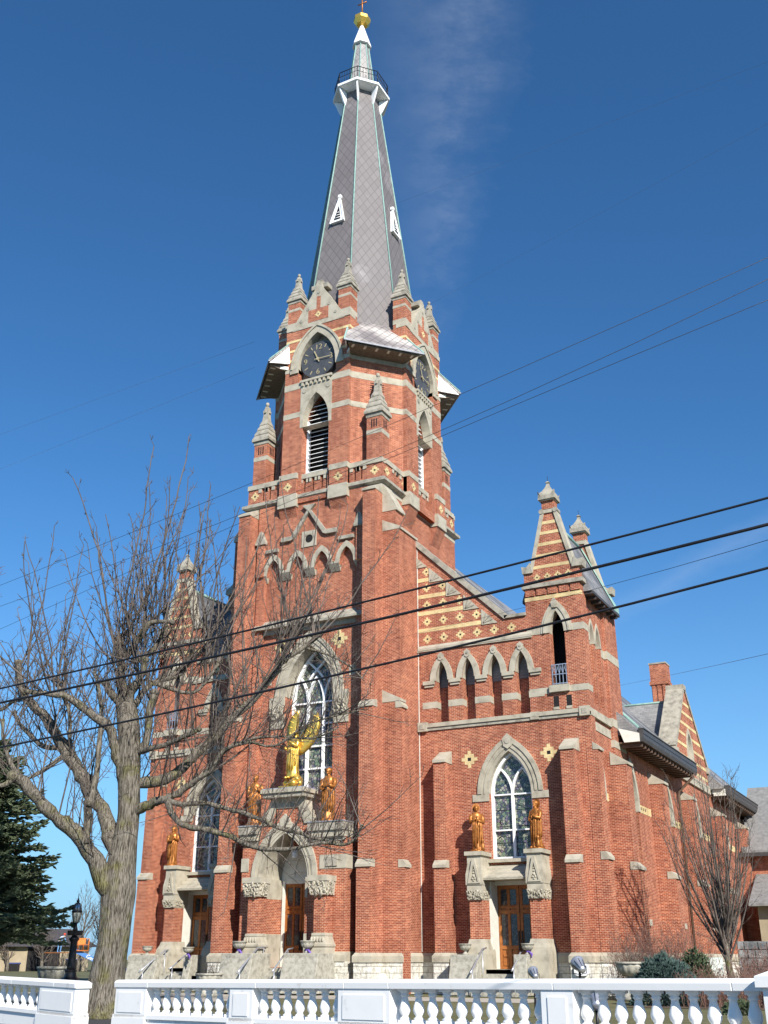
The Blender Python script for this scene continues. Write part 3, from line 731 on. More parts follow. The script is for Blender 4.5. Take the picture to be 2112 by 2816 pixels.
# skirt roofs over the diagonal faces
for i in (1, 3, 5, 7):
    fr, L = seg(i); b = MB(); m = L/2
    e, t = 1.22, -1.0
    A = [(m-2.35, 33.22, e), (m+2.35, 33.22, e), (m+1.36, 36.0, t), (m-1.36, 36.0, t)]
    top = [fp(fr, *p) for p in A]; bot = [fp(fr, p[0], p[1]-.14, p[2]) for p in A]
    b.loft([bot, top], SLP)
    sk = b.build('skirt_roof', CH)
    b = MB(); b.loft([[fp(fr, m-2.40, 33.10, e+.05), fp(fr, m+2.40, 33.10, e+.05), fp(fr, m+2.40, 33.10, e-.02), fp(fr, m-2.40, 33.10, e-.02)], [fp(fr, m-2.40, 33.18, e+.05), fp(fr, m+2.40, 33.18, e+.05), fp(fr, m+2.40, 33.18, e-.02), fp(fr, m-2.40, 33.18, e-.02)]], LEAD)
    for s in (-1, 1):
        b.loft([[fp(fr, m+s*2.38, 33.22, e), fp(fr, m+s*2.30, 33.22, e), fp(fr, m+s*2.30, 33.30, e), fp(fr, m+s*2.38, 33.30, e)], [fp(fr, m+s*1.38, 36.0, t), fp(fr, m+s*1.30, 36.0, t), fp(fr, m+s*1.30, 36.08, t), fp(fr, m+s*1.38, 36.08, t)]], CU)
    b.build('copper_edge', sk)
    b = MB()
    for k in range(6):
        a = m-1.75+k*.70; b.rect(fr, a-.07, a+.07, 33.02, 33.22, -.3, e-.16, CRM)
    for s in (-1, 1):                    # white cheek boards closing the roof ends
        P3 = [fp(fr, m+s*2.30, 33.06, e-.02), fp(fr, m+s*1.40, 35.85, t), fp(fr, m+s*1.55, 33.6, t+.25), fp(fr, m+s*1.95, 33.35, .1)]
        d = Vector(fp(fr, s*.06, 0, 0))-Vector(fp(fr, 0, 0, 0))
        b.loft([P3, [tuple(Vector(p)-d) for p in P3]], WH)
    b.loft([[fp(fr, m-1.6, 33.0, .02), fp(fr, m+1.6, 33.0, .02), fp(fr, m+2.1, 33.03, e-.1), fp(fr, m-2.1, 33.03, e-.1)], [fp(fr, m-1.6, 33.5, .02), fp(fr, m+1.6, 33.5, .02), fp(fr, m+2.1, 33.10, e-.1), fp(fr, m-2.1, 33.10, e-.1)]], SOF)
    b.build('rafter_end', sk)
# --- spire
K8 = .414
def oc(r, z, k=K8): return [lo(x*r, y*r, z) for x, y in ((-k, -1), (k, -1), (1, -k), (1, k), (k, 1), (-k, 1), (-1, k), (-1, -k))]
def rs(z): return 2.76-.1155*(z-42)
b = MB(); b.loft([oc(rs(z), z) for z in (34.8, 40, 46, 52, 56.6)], SL); SP = b.build('spire', CH)
b = MB()
for i in range(8):
    P0 = oc(rs(35.6)+.02, 35.6)[i]; P1 = oc(rs(56.4)+.02, 56.4)[i]; b.tube([P0, P1], [.058, .04], CU, 6)
b.build('copper_ridge', SP)
for i in (0, 2, 4, 6):                  # triangular lucarnes
    fr0, L = seg(i); u = fr0[1]; n = Vector((u.y, -u.x, 0)); b = MB()
    def q(a, z, d): 
        r = rs(z)*(SY if abs(u.x) > .5 else 1)
        p = Vector((BX, BY, z))+n*(r+d)+u*a; return tuple(p)
    zt, zb = 46.3, 44.2
    b.loft([[q(-.46, zb, -.05), q(.46, zb, -.05), q(0, zt, -.05)], [q(-.44, zb, .20), q(.44, zb, .20), q(0, zt, .13)]], WH)
    b.loft([[q(-.24, zb+.16, .17), q(.24, zb+.16, .17), q(0, zt-.75, .12)], [q(-.24, zb+.16, .215), q(.24, zb+.16, .215), q(0, zt-.75, .19)]], IN)
    for s in (-1, 1): b.tube([q(s*.49, zb-.06, .22), q(0, zt+.06, .16)], .05, WH, 4, False)
    for k in range(3): b.tube([q(-.22+.06*k, zb+.28+.22*k, .225), q(.22-.06*k, zb+.28+.22*k, .225)], .028, WH, 4)
    b.box(*[v for p in ((q(0, zt, .14)[0]-.10, q(0, zt, .14)[0]+.10), (q(0, zt, .14)[1]-.10, q(0, zt, .14)[1]+.10), (zt-.05, zt+.14)) for v in p], WH)
    b.build('lucarne', SP)
b = MB(); b.loft([oc(1.0, 56.40), oc(1.74, 56.46), oc(1.80, 56.48), oc(1.80, 56.66), oc(1.0, 56.72)], WH); ga = b.build('spire_gallery', SP)
b = MB()
for i in range(8):
    p0 = Vector(oc(1.10, 54.9)[i]); p1 = Vector(oc(1.14, 56.3)[i]); p2 = Vector(oc(1.70, 56.42)[i]); p3 = Vector(oc(1.58, 56.05)[i]); p4 = Vector(oc(1.36, 55.45)[i])
    t = Vector((-(p2-p1).y, (p2-p1).x, 0)).normalized()*.055
    R0 = [p0, p1, p2, p3, p4]; b.loft([[tuple(p-t) for p in R0], [tuple(p+t) for p in R0]], WH)
b.build('bracket', ga)
b = MB()
T = oc(1.68, 57.75); M_ = oc(1.68, 57.35); Bt = oc(1.68, 56.75)
for i in range(8):
    j = (i+1) % 8; b.tube([T[i], T[j]], .028, BK, 4); b.tube([M_[i], M_[j]], .018, BK, 4); b.tube([Bt[i], Bt[j]], .02, BK, 4)
    for k in range(7):
        t = k/7; p = Vector(Bt[i]).lerp(Vector(Bt[j]), t); q_ = Vector(T[i]).lerp(Vector(T[j]), t); b.tube([p, q_], .032 if k == 0 else .016, BK, 4)
b.build('railing', ga)
b = MB(); b.loft([oc(.90, 56.7), oc(.40, 61.75)], SLU); us = b.build('spirelet', SP)
b = MB()
for i in range(8): b.tube([oc(.92, 56.75)[i], oc(.42, 61.7)[i]], [.055, .04], CU, 5)
b.build('copper_ridge', us)
b = MB(); b.loft([oc(.62, 61.45), oc(.60, 61.62), oc(.10, 63.55)], WH); b.build('spirelet_cap', SP)
b = MB(); b.loft([oc(r, 63.5+z, .414) for r, z in ((.10, 0), (.36, .12), (.56, .40), (.56, .68), (.36, .95), (.10, 1.06))], GO); b.build('gilded_ball', SP)
b = MB(); b.tube([(BX, BY, 64.5), (BX, BY, 66.9)], .055, CO, 6); b.tube([(BX-.36, BY, 65.75), (BX+.36, BY, 65.75)], .05, CO, 6)
b.build('cross', SP)
# ------------------------------------------------------------------ facade bays and stair towers
YW = 46.6; FW = FR(YW)
def bay(sg, wcx, tcx, xj, arcs, left):
    """sg = +1: stair tower to the right of the bay; o = offset from the window centre"""
    def X(o): return wcx+sg*o
    def T(o): return tcx+sg*o
    def rr(b, a0, a1, z0, z1, d0, d1, m, fr=FW): b.rect(fr, min(a0, a1), max(a0, a1), z0, z1, d0, d1, m)
    t_in = T(-1.48); t_out = T(1.34)
    b = MB()
    outline = [(xj-sg*.5, .2), (t_in, .2), (t_in, 16.95), (X(.20) if not left else X(-.05), 16.95), (xj-sg*.5, 21.85 if not left else 20.4)]
    holes = [opening(wcx, 1.04, 5.75, 8.65, 10.55), [(X(-1.15), 1.1), (X(1.15), 1.1), (X(1.15), 4.9), (X(-1.15), 4.9)]]
    ah = .33
    for a in arcs: holes.append(opening(a, ah, 12.18, 14.25, 15.22))
    b.prism(FW, outline, -.55, 0, BR, holes)
    for a in arcs: rr(b, a-.5, a+.5, 12.1, 15.4, -.62, -.555, BR)
    # patterned gable: yellow bands and diamonds
    s = 1 if sg > 0 else -1
    slope0, slope1 = (xj, 21.5), (X(.15), 17.05)
    def edge(z): return xj+(slope1[0]-xj)*(21.5-z)/(21.5-17.05)
    if not left:
        for z in (16.92, 17.82, 18.72, 19.62): rr(b, xj, edge(z+.25)-sg*.75, z-.10, z+.10, 0, .012, YB)
        for r, (z, n) in enumerate(((16.45, 6), (17.36, 4), (18.25, 3), (19.17, 2), (20.05, 1))):
            for k in range(n): diamond(b, FW, -21.99+.905*k, z, .46, .012)
    else:
        for z in (16.92, 17.82, 18.72): rr(b, xj, edge(z+.25)-sg*.6, z-.10, z+.10, 0, .012, YB)
        for r, (z, n) in enumerate(((16.45, 3), (17.36, 2), (18.25, 1))):
            for k in range(n): diamond(b, FW, xj+sg*(.5+.9*k), z, .46, .012)
    for o in (-1.98, 1.96): diamond(b, FW, X(o), 10.3, .80, .012)
    fw = b.build('facade_wall', CH)
    # coping of the sloping gable
    b = MB()
    p0, p1 = (xj-sg*.2, 21.85 if not left else 20.5), (X(.22) if not left else X(-.02), 16.98)
    b.strip(FW, [p0, p1], .26, -.6, .10, STD); rr(b, p1[0]-sg*.1, t_in+sg*.02, 16.93, 17.08, -.6, .10, STD)
    n = 5 if not left else 3
    for k in range(n):
        z = 20.72-.885*k if not left else 19.2-.9*k
        e0 = edge(z+.36); P = [(e0-sg*.30-sg*.42, z-.40), (e0-sg*.30+sg*.42, z-.40), (e0-sg*.30-sg*.42, z+.42)]
        b.prism(FW, P if sg > 0 else P[::-1], -.02, .045, ST)
        for q in range(3):
            b.strip(FW, [(e0-sg*.62, z-.32), (e0-sg*.62+sg*(.5*math.cos(.25+q*.5)), z-.32+.5*math.sin(.25+q*.5))], .045, .04, .07, STD)
    b.build('gable_coping', fw)
    # string courses
    b = MB(); rr(b, xj-sg*.1, t_out+sg*.04, 11.98, 12.17, -.05, .13, ST); rr(b, xj-sg*.1, t_out+sg*.02, 11.83, 11.98, -.05, .07, STD)
    for x in (xj+sg*.22, t_out-sg*.22): b.rect(FW, x-.24, x+.24, 11.80, 12.24, -.05, .17, ST); b.rect(FW, x-.12, x+.12, 11.90, 12.14, -.05, .19, STD)
    rr(b, xj-sg*.1, t_in+sg*.25, 15.80, 15.90, -.05, .08, ST); wedge(b, FW, min(xj, t_in+sg*.25), max(xj, t_in+sg*.25), 15.86, 16.12, .10, .01, ST)
    b.build('string_course', CH)
    # arcade
    b = MB()
    for a in arcs:
        archring(b, FW, a, ah, .62, 14.25, 15.22, 15.56, -.03, .09, ST, n=8); archring(b, FW, a, ah-.005, ah+.06, 14.25, 15.20, 15.3, -.4, -.04, ST, n=8)
        b.prism(FW, [(a-.12, 15.30), (a, 15.24), (a+.12, 15.30), (a+.17, 15.52), (a, 15.66), (a-.17, 15.52)], .05, .13, ST)
        b.prism(FW, [(a+.07*math.cos(k*math.pi/4), 15.45+.07*math.sin(k*math.pi/4)) for k in range(8)], .1, .15, STD)
    ars = sorted(arcs)
    mids = [ars[0]-.68]+[(ars[i]+ars[i+1])/2 for i in range(len(ars)-1)]+[ars[-1]+.68]
    for x in mids:
        b.rect(FW, x-.30, x+.30, 14.08, 14.26, -.03, .14, ST); b.rect(FW, x-.24, x+.24, 13.96, 14.08, -.03, .08, ST)
        w0 = max(.30, (ars[1]-ars[0])/2-ah) if len(ars) > 1 else .35
        b.rect(FW, x-w0-.004, x+w0+.004, 12.92, 13.24, -.5, .012, ST)
    b.build('arcade_stone', CH)
    # window
    b = MB()
    for ri, ro, d in ((1.04, 1.20, .03), (1.20, 1.30, .07), (1.30, 1.40, .04), (1.40, 1.60, .09)):
        k = (ri-1.04)*1.2; k2 = (ro-1.04)*1.2
        archring(b, FW, wcx, ri, ro, 8.65, 10.55+k, 10.55+k2, -.4 if ri < 1.1 else -.03, d, ST)
    b.prism(FW, [(wcx-.20, 10.75), (wcx, 10.62), (wcx+.20, 10.75), (wcx+.26, 11.10), (wcx, 11.34), (wcx-.26, 11.10)], -.02, .13, ST)
    b.prism(FW, [(wcx+.13*math.cos(k*math.pi/6), 10.98+.13*math.sin(k*math.pi/6)) for k in range(12)], .1, .155, STD)
    for s_ in (-1, 1): rr(b, wcx+s_*1.045, wcx+s_*1.86, 8.32, 8.645, -.35, .05, ST)
    wa = b.build('window_arch', CH)
    gothic_window(CH, FW, wcx, 1.04, 5.75, 8.65, 10.52, -.30, 2, (7.02, 8.60), .105)
    b = MB(); rr(b, wcx-1.25, wcx+1.25, 5.60, 5.75, -.3, .22, ST); b.build('window_sill', CH)
    # buttress beside the tower and beside the stair tower
    if not left: buttress(CH, FW, X(-3.50), X(-2.91), [(5.75, .95), (10.75, .80)])
    a0, a1 = sorted((T(.07), T(.70))); buttress(CH, FW, a0, a1, [(5.75, 1.0), (10.85, .82)])
    # plinth of bay
    b = MB(); 
    lim = sorted((xj, t_out)); plinth(b, FW, lim[0], X(-1.75) if sg > 0 else X(1.75), .05); plinth(b, FW, X(1.75) if sg > 0 else X(-1.75), lim[1], .05); b.build('stone_plinth', CH)
    # --- pedestals and door
    for o in (-1.46, 1.36):
        c = X(o); x0, x1 = c-.36, c+.36; yf = 45.5
        b = MB(); b.box(x0+.06, x1-.04, yf+.10, YW, 2.35, 4.0, BR)
        pd = b.build('statue_pedestal', CH)
        b = MB()
        b.loft([[(x0-.16, yf-.12, .2), (x1+.1, yf-.12, .2), (x1+.1, YW, .2), (x0-.16, YW, .2)], [(x0-.16, yf-.12, 1.8), (x1+.1, yf-.12, 1.8), (x1+.1, YW, 1.8), (x0-.16, YW, 1.8)], [(x0-.12, yf-.08, 2.06), (x1+.06, yf-.08, 2.06), (x1+.06, YW, 2.06), (x0-.12, YW, 2.06)], [(x0-.02, yf, 2.22), (x1, yf, 2.22), (x1, YW, 2.22), (x0-.02, YW, 2.22)], [(x0+.02, yf+.05, 2.4), (x1-.02, yf+.05, 2.4), (x1-.02, YW, 2.4), (x0+.02, YW, 2.4)]], ST)
        b.box(x0+.0, x1+.0, yf, YW, 4.38, 4.62, ST)
        # block with gabled niche
        b.loft([[(x0-.04, yf-.04, 4.62), (x1+.02, yf-.04, 4.62), (x1+.02, YW, 4.62), (x0-.04, YW, 4.62)], [(x0-.04, yf-.04, 5.05), (x1+.02, yf-.04, 5.05), (x1+.02, YW, 5.05), (x0-.04, YW, 5.05)], [(x0+.03, yf+.02, 5.45), (x1-.03, yf+.02, 5.45), (x1-.03, YW, 5.45), (x0+.03, YW, 5.45)], [(x0+.03, yf+.02, 5.86), (x1-.03, yf+.02, 5.86), (x1-.03, YW, 5.86), (x0+.03, YW, 5.86)]], ST)
        b.box(x0-.06, x1+.06, yf-.08, YW, 5.86, 6.03, ST)
        f5 = FR(yf-.04)
        b.prism(f5, [(c-.30, 4.68), (c+.30, 4.68), (c+.05, 5.72), (c-.05, 5.72)], -.1, .05, ST, [[(c-.20, 4.74), (c+.20, 4.74), (c, 5.48)]])
        b.box(c-.30, c+.30, yf-.05, yf, 4.64, 4.74, ST)
        for k, (ax, az, r) in enumerate(((0, 4.98, .075), (-.06, 4.88, .06), (.06, 4.88, .06), (0, 4.80, .05), (0, 5.13, .05), (0, 5.24, .035))):
            b.lathe((c+ax, yf-.05, az-r), [(r*.2, 0), (r, r), (r*.2, 2*r)], ST, 7)
        b.build('stone_block', pd)
        b = MB(); carving(b, x0-.03, x1+.04, yf-.05, YW, 4.0, 4.38, ST, int(abs(c*10)), 30, .07); b.build('leaf_capital', pd)
    # sloping stone hood over the door
    b = MB(); h0, h1 = sorted((X(-1.10), X(.99)))
    rings = []
    for k, (y, z) in enumerate(((46.6, 5.50), (46.28, 5.36), (46.27, 5.30), (45.95, 5.14), (45.94, 5.08), (45.60, 4.92), (45.60, 4.82), (46.6, 4.82))): rings.append((y, z))
    b.loft([[(h0, y, z) for y, z in rings], [(h1, y, z) for y, z in rings]], ST)
    for row, (y, z) in enumerate(((45.60, 4.90), (45.945, 5.08), (46.275, 5.30))):
        n = 7
        for k in range(n):
            xx = h0+(h1-h0)*(k+.5+(.0 if row % 2 else .0))/n; w = (h1-h0)/n/2
            b.loft([[(xx+w*math.cos(t*math.pi/6), y-.012, z+.02-.055*math.sin(t*math.pi/6)) for t in range(7)], [(xx+w*math.cos(t*math.pi/6), y+.05, z+.05-.02*math.sin(t*math.pi/6)) for t in range(7)]], ST)
    b.build('door_hood', CH)
    door(CH, wcx, 47.12, 1.02, 1.2, 3.70, 4.66)
    b = MB()
    b.rect(FR(46.35), wcx-1.13, wcx-1.03, 1.2, 4.8, -.75, .0, CRM); b.rect(FR(46.35), wcx+1.03, wcx+1.13, 1.2, 4.8, -.75, .0, CRM)
    b.rect(FR(46.9), wcx-1.03, wcx+1.03, 4.66, 4.84, -.2, .02, CRM); b.rect(FR(46.58), wcx-1.03, wcx+1.03, 4.825, 4.95, -.5, .0, STD)
    b.build('door_frame', CH)
    # steps and cheek walls
    b = MB()
    for k in range(6): b.box(wcx-1.05, wcx+.95, 45.4-.32*k, 47.2 if k == 0 else 45.4-.32*(k-1), .19, 1.19-.165*k, CONC)
    b.box(wcx-1.15, wcx+1.15, 45.4, 47.3, .19, 1.192, CONC)
    b.build('stone_steps', CH)
    for o0, o1 in ((-2.35, -1.06), (.55, 1.14)) if sg > 0 else ((-.55, -.95), (2.95, 1.12)):
        x0, x1 = sorted((X(o0) if sg > 0 else wcx-o0*1, X(o1) if sg > 0 else wcx-o1*1))
        b = MB(); b.loft([[(x0, 46.5, .2), (x0, 44.35, .2), (x0, 44.45, .72), (x0, 44.66, 1.5), (x0, 44.66, 1.78), (x0, 46.5, 1.78)], [(x1, 46.5, .2), (x1, 44.35, .2), (x1, 44.45, .72), (x1, 44.66, 1.5), (x1, 44.66, 1.78), (x1, 46.5, 1.78)]], CONC)
        b.build('step_wall', CH, bevel=.03)
    # --- stair tower
    tl, tr = sorted((t_in, t_out)); YB_ = 52.0
    b = MB()
    top = 18.42
    gz = [(tl, top-.02), (tr, top-.02), (tr, 19.1), (tcx+1.12, 19.1), (tcx+.30, 22.05), (tcx-.30, 22.05), (tcx-1.12, 19.1), (tl, 19.1)]
    b.prism(FW, [(tl, .2), (tr, .2), (tr, 18.22), (tl, 18.22)], -.5, .0 if not left else .0, BR, [opening(tcx+.02*sg, .37, 13.3, 15.9, 16.98)])
    b.prism(FW, gz, -.45, .0, BR)
    b.prism(FR(YB_-.45), [(tl, .2)]+gz[1:2]+[(tr, 19.1)]+gz[3:]+[(tl, .2)] if False else [(tl, 10), (tr, 10), (tr, 19.1), (tcx+1.12, 19.1), (tcx+.30, 22.05), (tcx-.30, 22.05), (tcx-1.12, 19.1), (tl, 19.1)], -.45, 0, BR)
    for k, z in enumerate((19.28, 19.86, 20.44, 21.02, 21.55)):
        hwid = 1.12-.82*(z-19.1)/2.95-.06; b.rect(FW, tcx-hwid, tcx+hwid, z-.08, z+.08, -.1, .012, YB)
    b.rect(FW, tl-.01, tr+.01, 17.60, 17.80, -.2, .012, YB); b.rect(FW, tl-.012, tl+.0, 17.6, 17.8, -.5, .0, YB)
    for k in range(4): diamond(b, FW, tcx-.80+.53*k, 18.76, .36, .012)
    for k in range(5): b.rect(FW, tl+.04+k*.575, tl+.50+k*.575, 17.84, 18.20, -.1, .06, BR)
    # side walls with recessed lancets
    for fr_, inn in ((SD(tr), 1), ((Vector((tl, 0, 0)), Vector((0, -1, 0))), -1)):
        sgn = 1 if inn > 0 else -1
        def yy(a, c): return (a, c) if sgn > 0 else (-c, -a)
        y0, y1 = yy(YW+.5, YB_-.45); q = (y0+y1)/2
        lan = [opening(sgn*49.0, .36, 12.6, 15.6, 16.6), opening(sgn*48.05, .36, 12.6, 15.6, 16.6)]
        b.prism(fr_, [(y0, .2), (y1, .2), (y1, 17.9), (y0, 17.9)], -.5, -.10, BR, lan)
        b.rect(fr_, *yy(47.2, 49.9), 11.2, 17.0, -.62, -.505, BR)
        b.rect(fr_, *yy(YW+.5, 47.3), .2, 17.9, -.4, 0, BR); b.rect(fr_, *yy(50.0, YB_), .2, 18.3, -.4, .06, BR)
    stw = b.build('stair_tower_wall', CH)
    b = MB()
    archring(b, FW, tcx+.02*sg, .37, .56, 15.9, 16.98, 17.24, -.4, .06, ST); archring(b, FW, tcx+.02*sg, .56, .66, 15.9, 17.24, 17.40, -.02, .10, ST); archring(b, FW, tcx+.02*sg, .66, .78, 15.9, 17.40, 17.52, -.02, .05, ST)
    b.prism(FW, [(tcx-.12, 17.1), (tcx+.12, 17.1), (tcx+.17, 17.38), (tcx, 17.6), (tcx-.17, 17.38)], 0, .14, ST)
    b.rect(FW, tl-.008, tcx-.36, 15.9, 16.24, -.42, .014, ST); b.rect(FW, tcx+.40, tr+.008, 15.9, 16.24, -.42, .014, ST)
    b.rect(FW, tl+.05, tr+.008, 13.0, 13.30, -.42, .014, ST); b.rect(FW, tcx-.48, tcx+.48, 13.02, 13.34, -.3, .16, ST)
    for a in (tcx-.22, tcx+.40): b.rect(FW, a-.13, a+.13, 12.30, 12.85, -.2, .004, IN); b.rect(FW, a-.15, a+.13, 12.22, 12.34, -.1, .05, ST)
    b.rect(FW, tl-.10, tr+.16, 18.22, 18.42, -.5, .14, STD)
    for s_ in (-1, 1):
        P = [(tcx+s_*1.18, 19.05), (tcx+s_*1.0, 19.05), (tcx+s_*.25, 22.02), (tcx+s_*.43, 22.05)]
        b.prism(FW, P if s_ < 0 else P[::-1], -.5, .07, ST); b.prism(FR(YB_-.45), P if s_ < 0 else P[::-1], -.5, .07, ST)
        for f_ in (FW, FR(YB_-.45)):
            K = [(tcx+s_*1.0, 19.02), (tcx+s_*1.52, 19.02), (tcx+s_*1.56, 19.40), (tcx+s_*1.30, 19.34), (tcx+s_*1.12, 19.55)]
            b.prism(f_, K if s_ > 0 else K[::-1], -.5, .10, STD)
        b.prism(FW, [(tcx+s_*.36+.13*math.cos(t*math.pi/6), 22.14+.13*math.sin(t*math.pi/6)) for t in range(12)], -.4, .10, STD)
    b.rect(FW, tcx-.36, tcx+.36, 22.04, 22.26, -.45, .06, ST); b.rect(FR(YB_-.45), tcx-.36, tcx+.36, 22.04, 22.26, -.45, .06, ST)
    for fr_, inn in ((SD(tr), 1), ((Vector((tl, 0, 0)), Vector((0, -1, 0))), -1)):
        def yy(a, c): return (a, c) if inn > 0 else (-c, -a)
        for yc in (48.05, 49.0): archring(b, fr_, inn*yc, .36, .50, 15.6, 16.6, 16.78, -.5, -.06, ST)
        b.rect(fr_, *yy(YW-.009, 47.32), 15.9, 16.24, -.4, .012, ST); b.rect(fr_, *yy(49.95, YB_+.01), 15.2, 15.62, -.4, .074, ST); b.rect(fr_, *yy(49.5, 50.0), 15.2, 15.60, -.4, -.08, ST)
        b.rect(fr_, *yy(YW-.009, 47.32), 13.0, 13.3, -.4, .012, ST); b.rect(fr_, *yy(49.97, YB_+.01), 11.9, 12.3, -.4, .08, ST); b.rect(fr_, *yy(YW-.12, YB_), 11.85, 12.2, -.4, .02, ST)
        archring(b, fr_, inn*47.95, .26, .42, 8.6, 9.9, 10.2, -.5, -.03, ST, zb=8.25); b.rect(fr_, *yy(48.4, 48.78), 8.25, 8.6, -.4, -.085, YB)
        b.rect(fr_, *yy(49.97, YB_+.01), 10.9, 11.25, -.4, .08, ST); b.rect(fr_, *yy(47.3, 50), 11.3, 11.7, -.4, -.07, ST)
    b.build('stone_dressing', stw)
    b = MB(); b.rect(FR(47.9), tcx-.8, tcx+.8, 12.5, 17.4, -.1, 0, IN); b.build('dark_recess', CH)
    for y in (YW+.22, YB_-.22):
        b = MB(); b.box(tcx-.32, tcx+.32, y-.30, y+.22, 22.24, 22.66, BR); p = b.build('pinnacle', CH)
        c = MB()
        def sq(r, z): return [(tcx-r, y-.04-r, z), (tcx+r, y-.04-r, z), (tcx+r, y-.04+r, z), (tcx-r, y-.04+r, z)]
        c.loft([sq(.37, 22.66), sq(.37, 22.72)], ST); c.loft([sq(.44, 22.72), sq(.42, 22.95), sq(.34, 23.15), sq(.27, 23.22)], STD); c.loft([sq(.26, 23.222), sq(.19, 23.36)], STD); c.loft([sq(.18, 23.362), sq(.11, 23.52)], STD); c.loft([sq(.10, 23.522), sq(.06, 23.68), sq(.11, 23.74), sq(.02, 23.84)], STD)
        for dx in (-1, 1):
            for dy in (-1, 1): c.loft([[(tcx+dx*.44, y-.04+dy*.30, 22.9), (tcx+dx*.30, y-.04+dy*.44, 22.9), (tcx+dx*.36, y-.04+dy*.36, 22.9)], [(tcx+dx*.45, y-.04+dy*.40, 23.16), (tcx+dx*.40, y-.04+dy*.45, 23.16), (tcx+dx*.36, y-.04+dy*.36, 23.05)]], STD)
        c.tube([(tcx, y-.04, 23.8), (tcx, y-.04, 24.1)], .012, BK, 4)
        c.build('pinnacle_cap', p)
    # saddle roof with green copper ridge and hips
    b = MB(); y0, y1 = YW+.4, YB_-.43
    R = [(tcx-1.75, 17.85), (tcx-1.62, 18.25), (tcx, 21.75), (tcx+1.62, 18.25), (tcx+1.75, 17.85)]
    b.loft([[(x, y0, z) for x, z in R], [(x, y1, z) for x, z in R]], SLR); rf = b.build('stair_tower_roof', CH)
    b = MB(); b.tube([(tcx, y0, 21.78), (tcx, y1, 21.78)], .11, CU, 6)
    for s_ in (-1, 1):
        b.loft([[(tcx+s_*1.64, y1-.30, 18.28), (tcx+s_*1.64, y1, 18.28), (tcx+s_*1.70, y1, 18.30)], [(tcx+s_*.05, y1-.18, 21.80), (tcx+s_*.05, y1, 21.80), (tcx+s_*.10, y1, 21.82)]], CU)
        b.box(*sorted((tcx+s_*1.60, tcx+s_*1.78)), y1-.55, y1+.03, 17.9, 18.2, CU)
    b.build('copper_flashing', rf)
    b = MB()
    for s_ in (-1, 1):
        b.box(*sorted((tcx+s_*1.30, tcx+s_*1.80)), YW+.5, y1, 17.72, 17.86, GUT)
        for k in range(6): yk = YW+1.0+k*.72; b.box(*sorted((tcx+s_*1.30, tcx+s_*1.74)), yk, yk+.12, 17.58, 17.72, GUT)
    b.build('eaves_board', rf)
    # iron balcony rail in the stair tower opening
    b = MB(); yr = YW-.02
    a = tcx+.02*sg
    for z in (13.42, 13.86, 14.32): b.box(a-.36, a+.36, yr-.02, yr+.02, z-.02, z+.02, STE)
    for k in range(5): x = a-.34+k*.17; b.box(x-.016, x+.016, yr-.016, yr+.016, 13.34, 14.33, STE)
    for k in range(4):
        x = a-.255+k*.17; b.strip(FR(yr), [(x-.08, 13.9), (x-.02, 14.12), (x, 14.26), (x+.02, 14.12), (x+.08, 13.9)], .022, -.01, .01, STE)
    for s_ in (-1, 1):
        for z in (13.42, 13.86, 14.32): b.box(a+s_*.36-.015, a+s_*.36+.015, yr, yr+.45, z-.018, z+.018, STE)
    b.build('balcony_railing', CH)
def door(parent, cx, Y, hw, z0, zt, zh):
    """double oak door with glazed panels and a glazed transom"""
    f = FR(Y); b = MB()
    b.rect(f, cx-hw, cx+hw, z0, zh, -.10, -.03, WD)
    for s in (-1, 1):
        a0, a1 = sorted((cx+s*.02, cx+s*hw))
        w = (a1-a0)
        for z, h in ((z0, .10), (z0+.80, .12), (zt-.22, .14), (zt, .10), (zh-.14, .14)): b.rect(f, a0, a1, z, z+h, -.05, .015, WD)
        for t in (0, .44, .88): b.rect(f, a0+w*t, a0+w*(t+.12), z0, zh, -.05, .010, WD)
        b.rect(f, a0+w*.14, a0+w*.42, z0+.14, z0+.44, -.05, .0, WD); b.rect(f, a0+w*.60, a0+w*.84, z0+.32, z0+.76, -.05, .0, WD); b.rect(f, a0+w*.16, a0+w*.62, z0+.50, z0+.62, -.05, .006, WD)
    d = b.build('oak_door', parent)
    g = MB()
    for s in (-1, 1):
        a0, a1 = sorted((cx+s*.02, cx+s*hw)); w = a1-a0
        for t in (.14, .58): g.rect(f, a0+w*t, a0+w*(t+.28), z0+.96, zt-.26, -.04, -.02, DG); g.rect(f, a0+w*t, a0+w*(t+.28), zt+.14, zh-.18, -.04, -.02, DG)
    g.build('glass', d)
    h = MB()
    for s in (-1, 1): h.box(cx+s*.08-.03, cx+s*.08+.03, Y-.06, Y+.02, z0+.72, z0+1.55, BK)
    h.build('handle', d)
bay(1, -17.92, -15.22, -22.5, (-21.24, -19.82, -18.43, -17.05), False)
bay(-1, -34.9, -37.78, -32.7, (-33.6, -35.0), True)
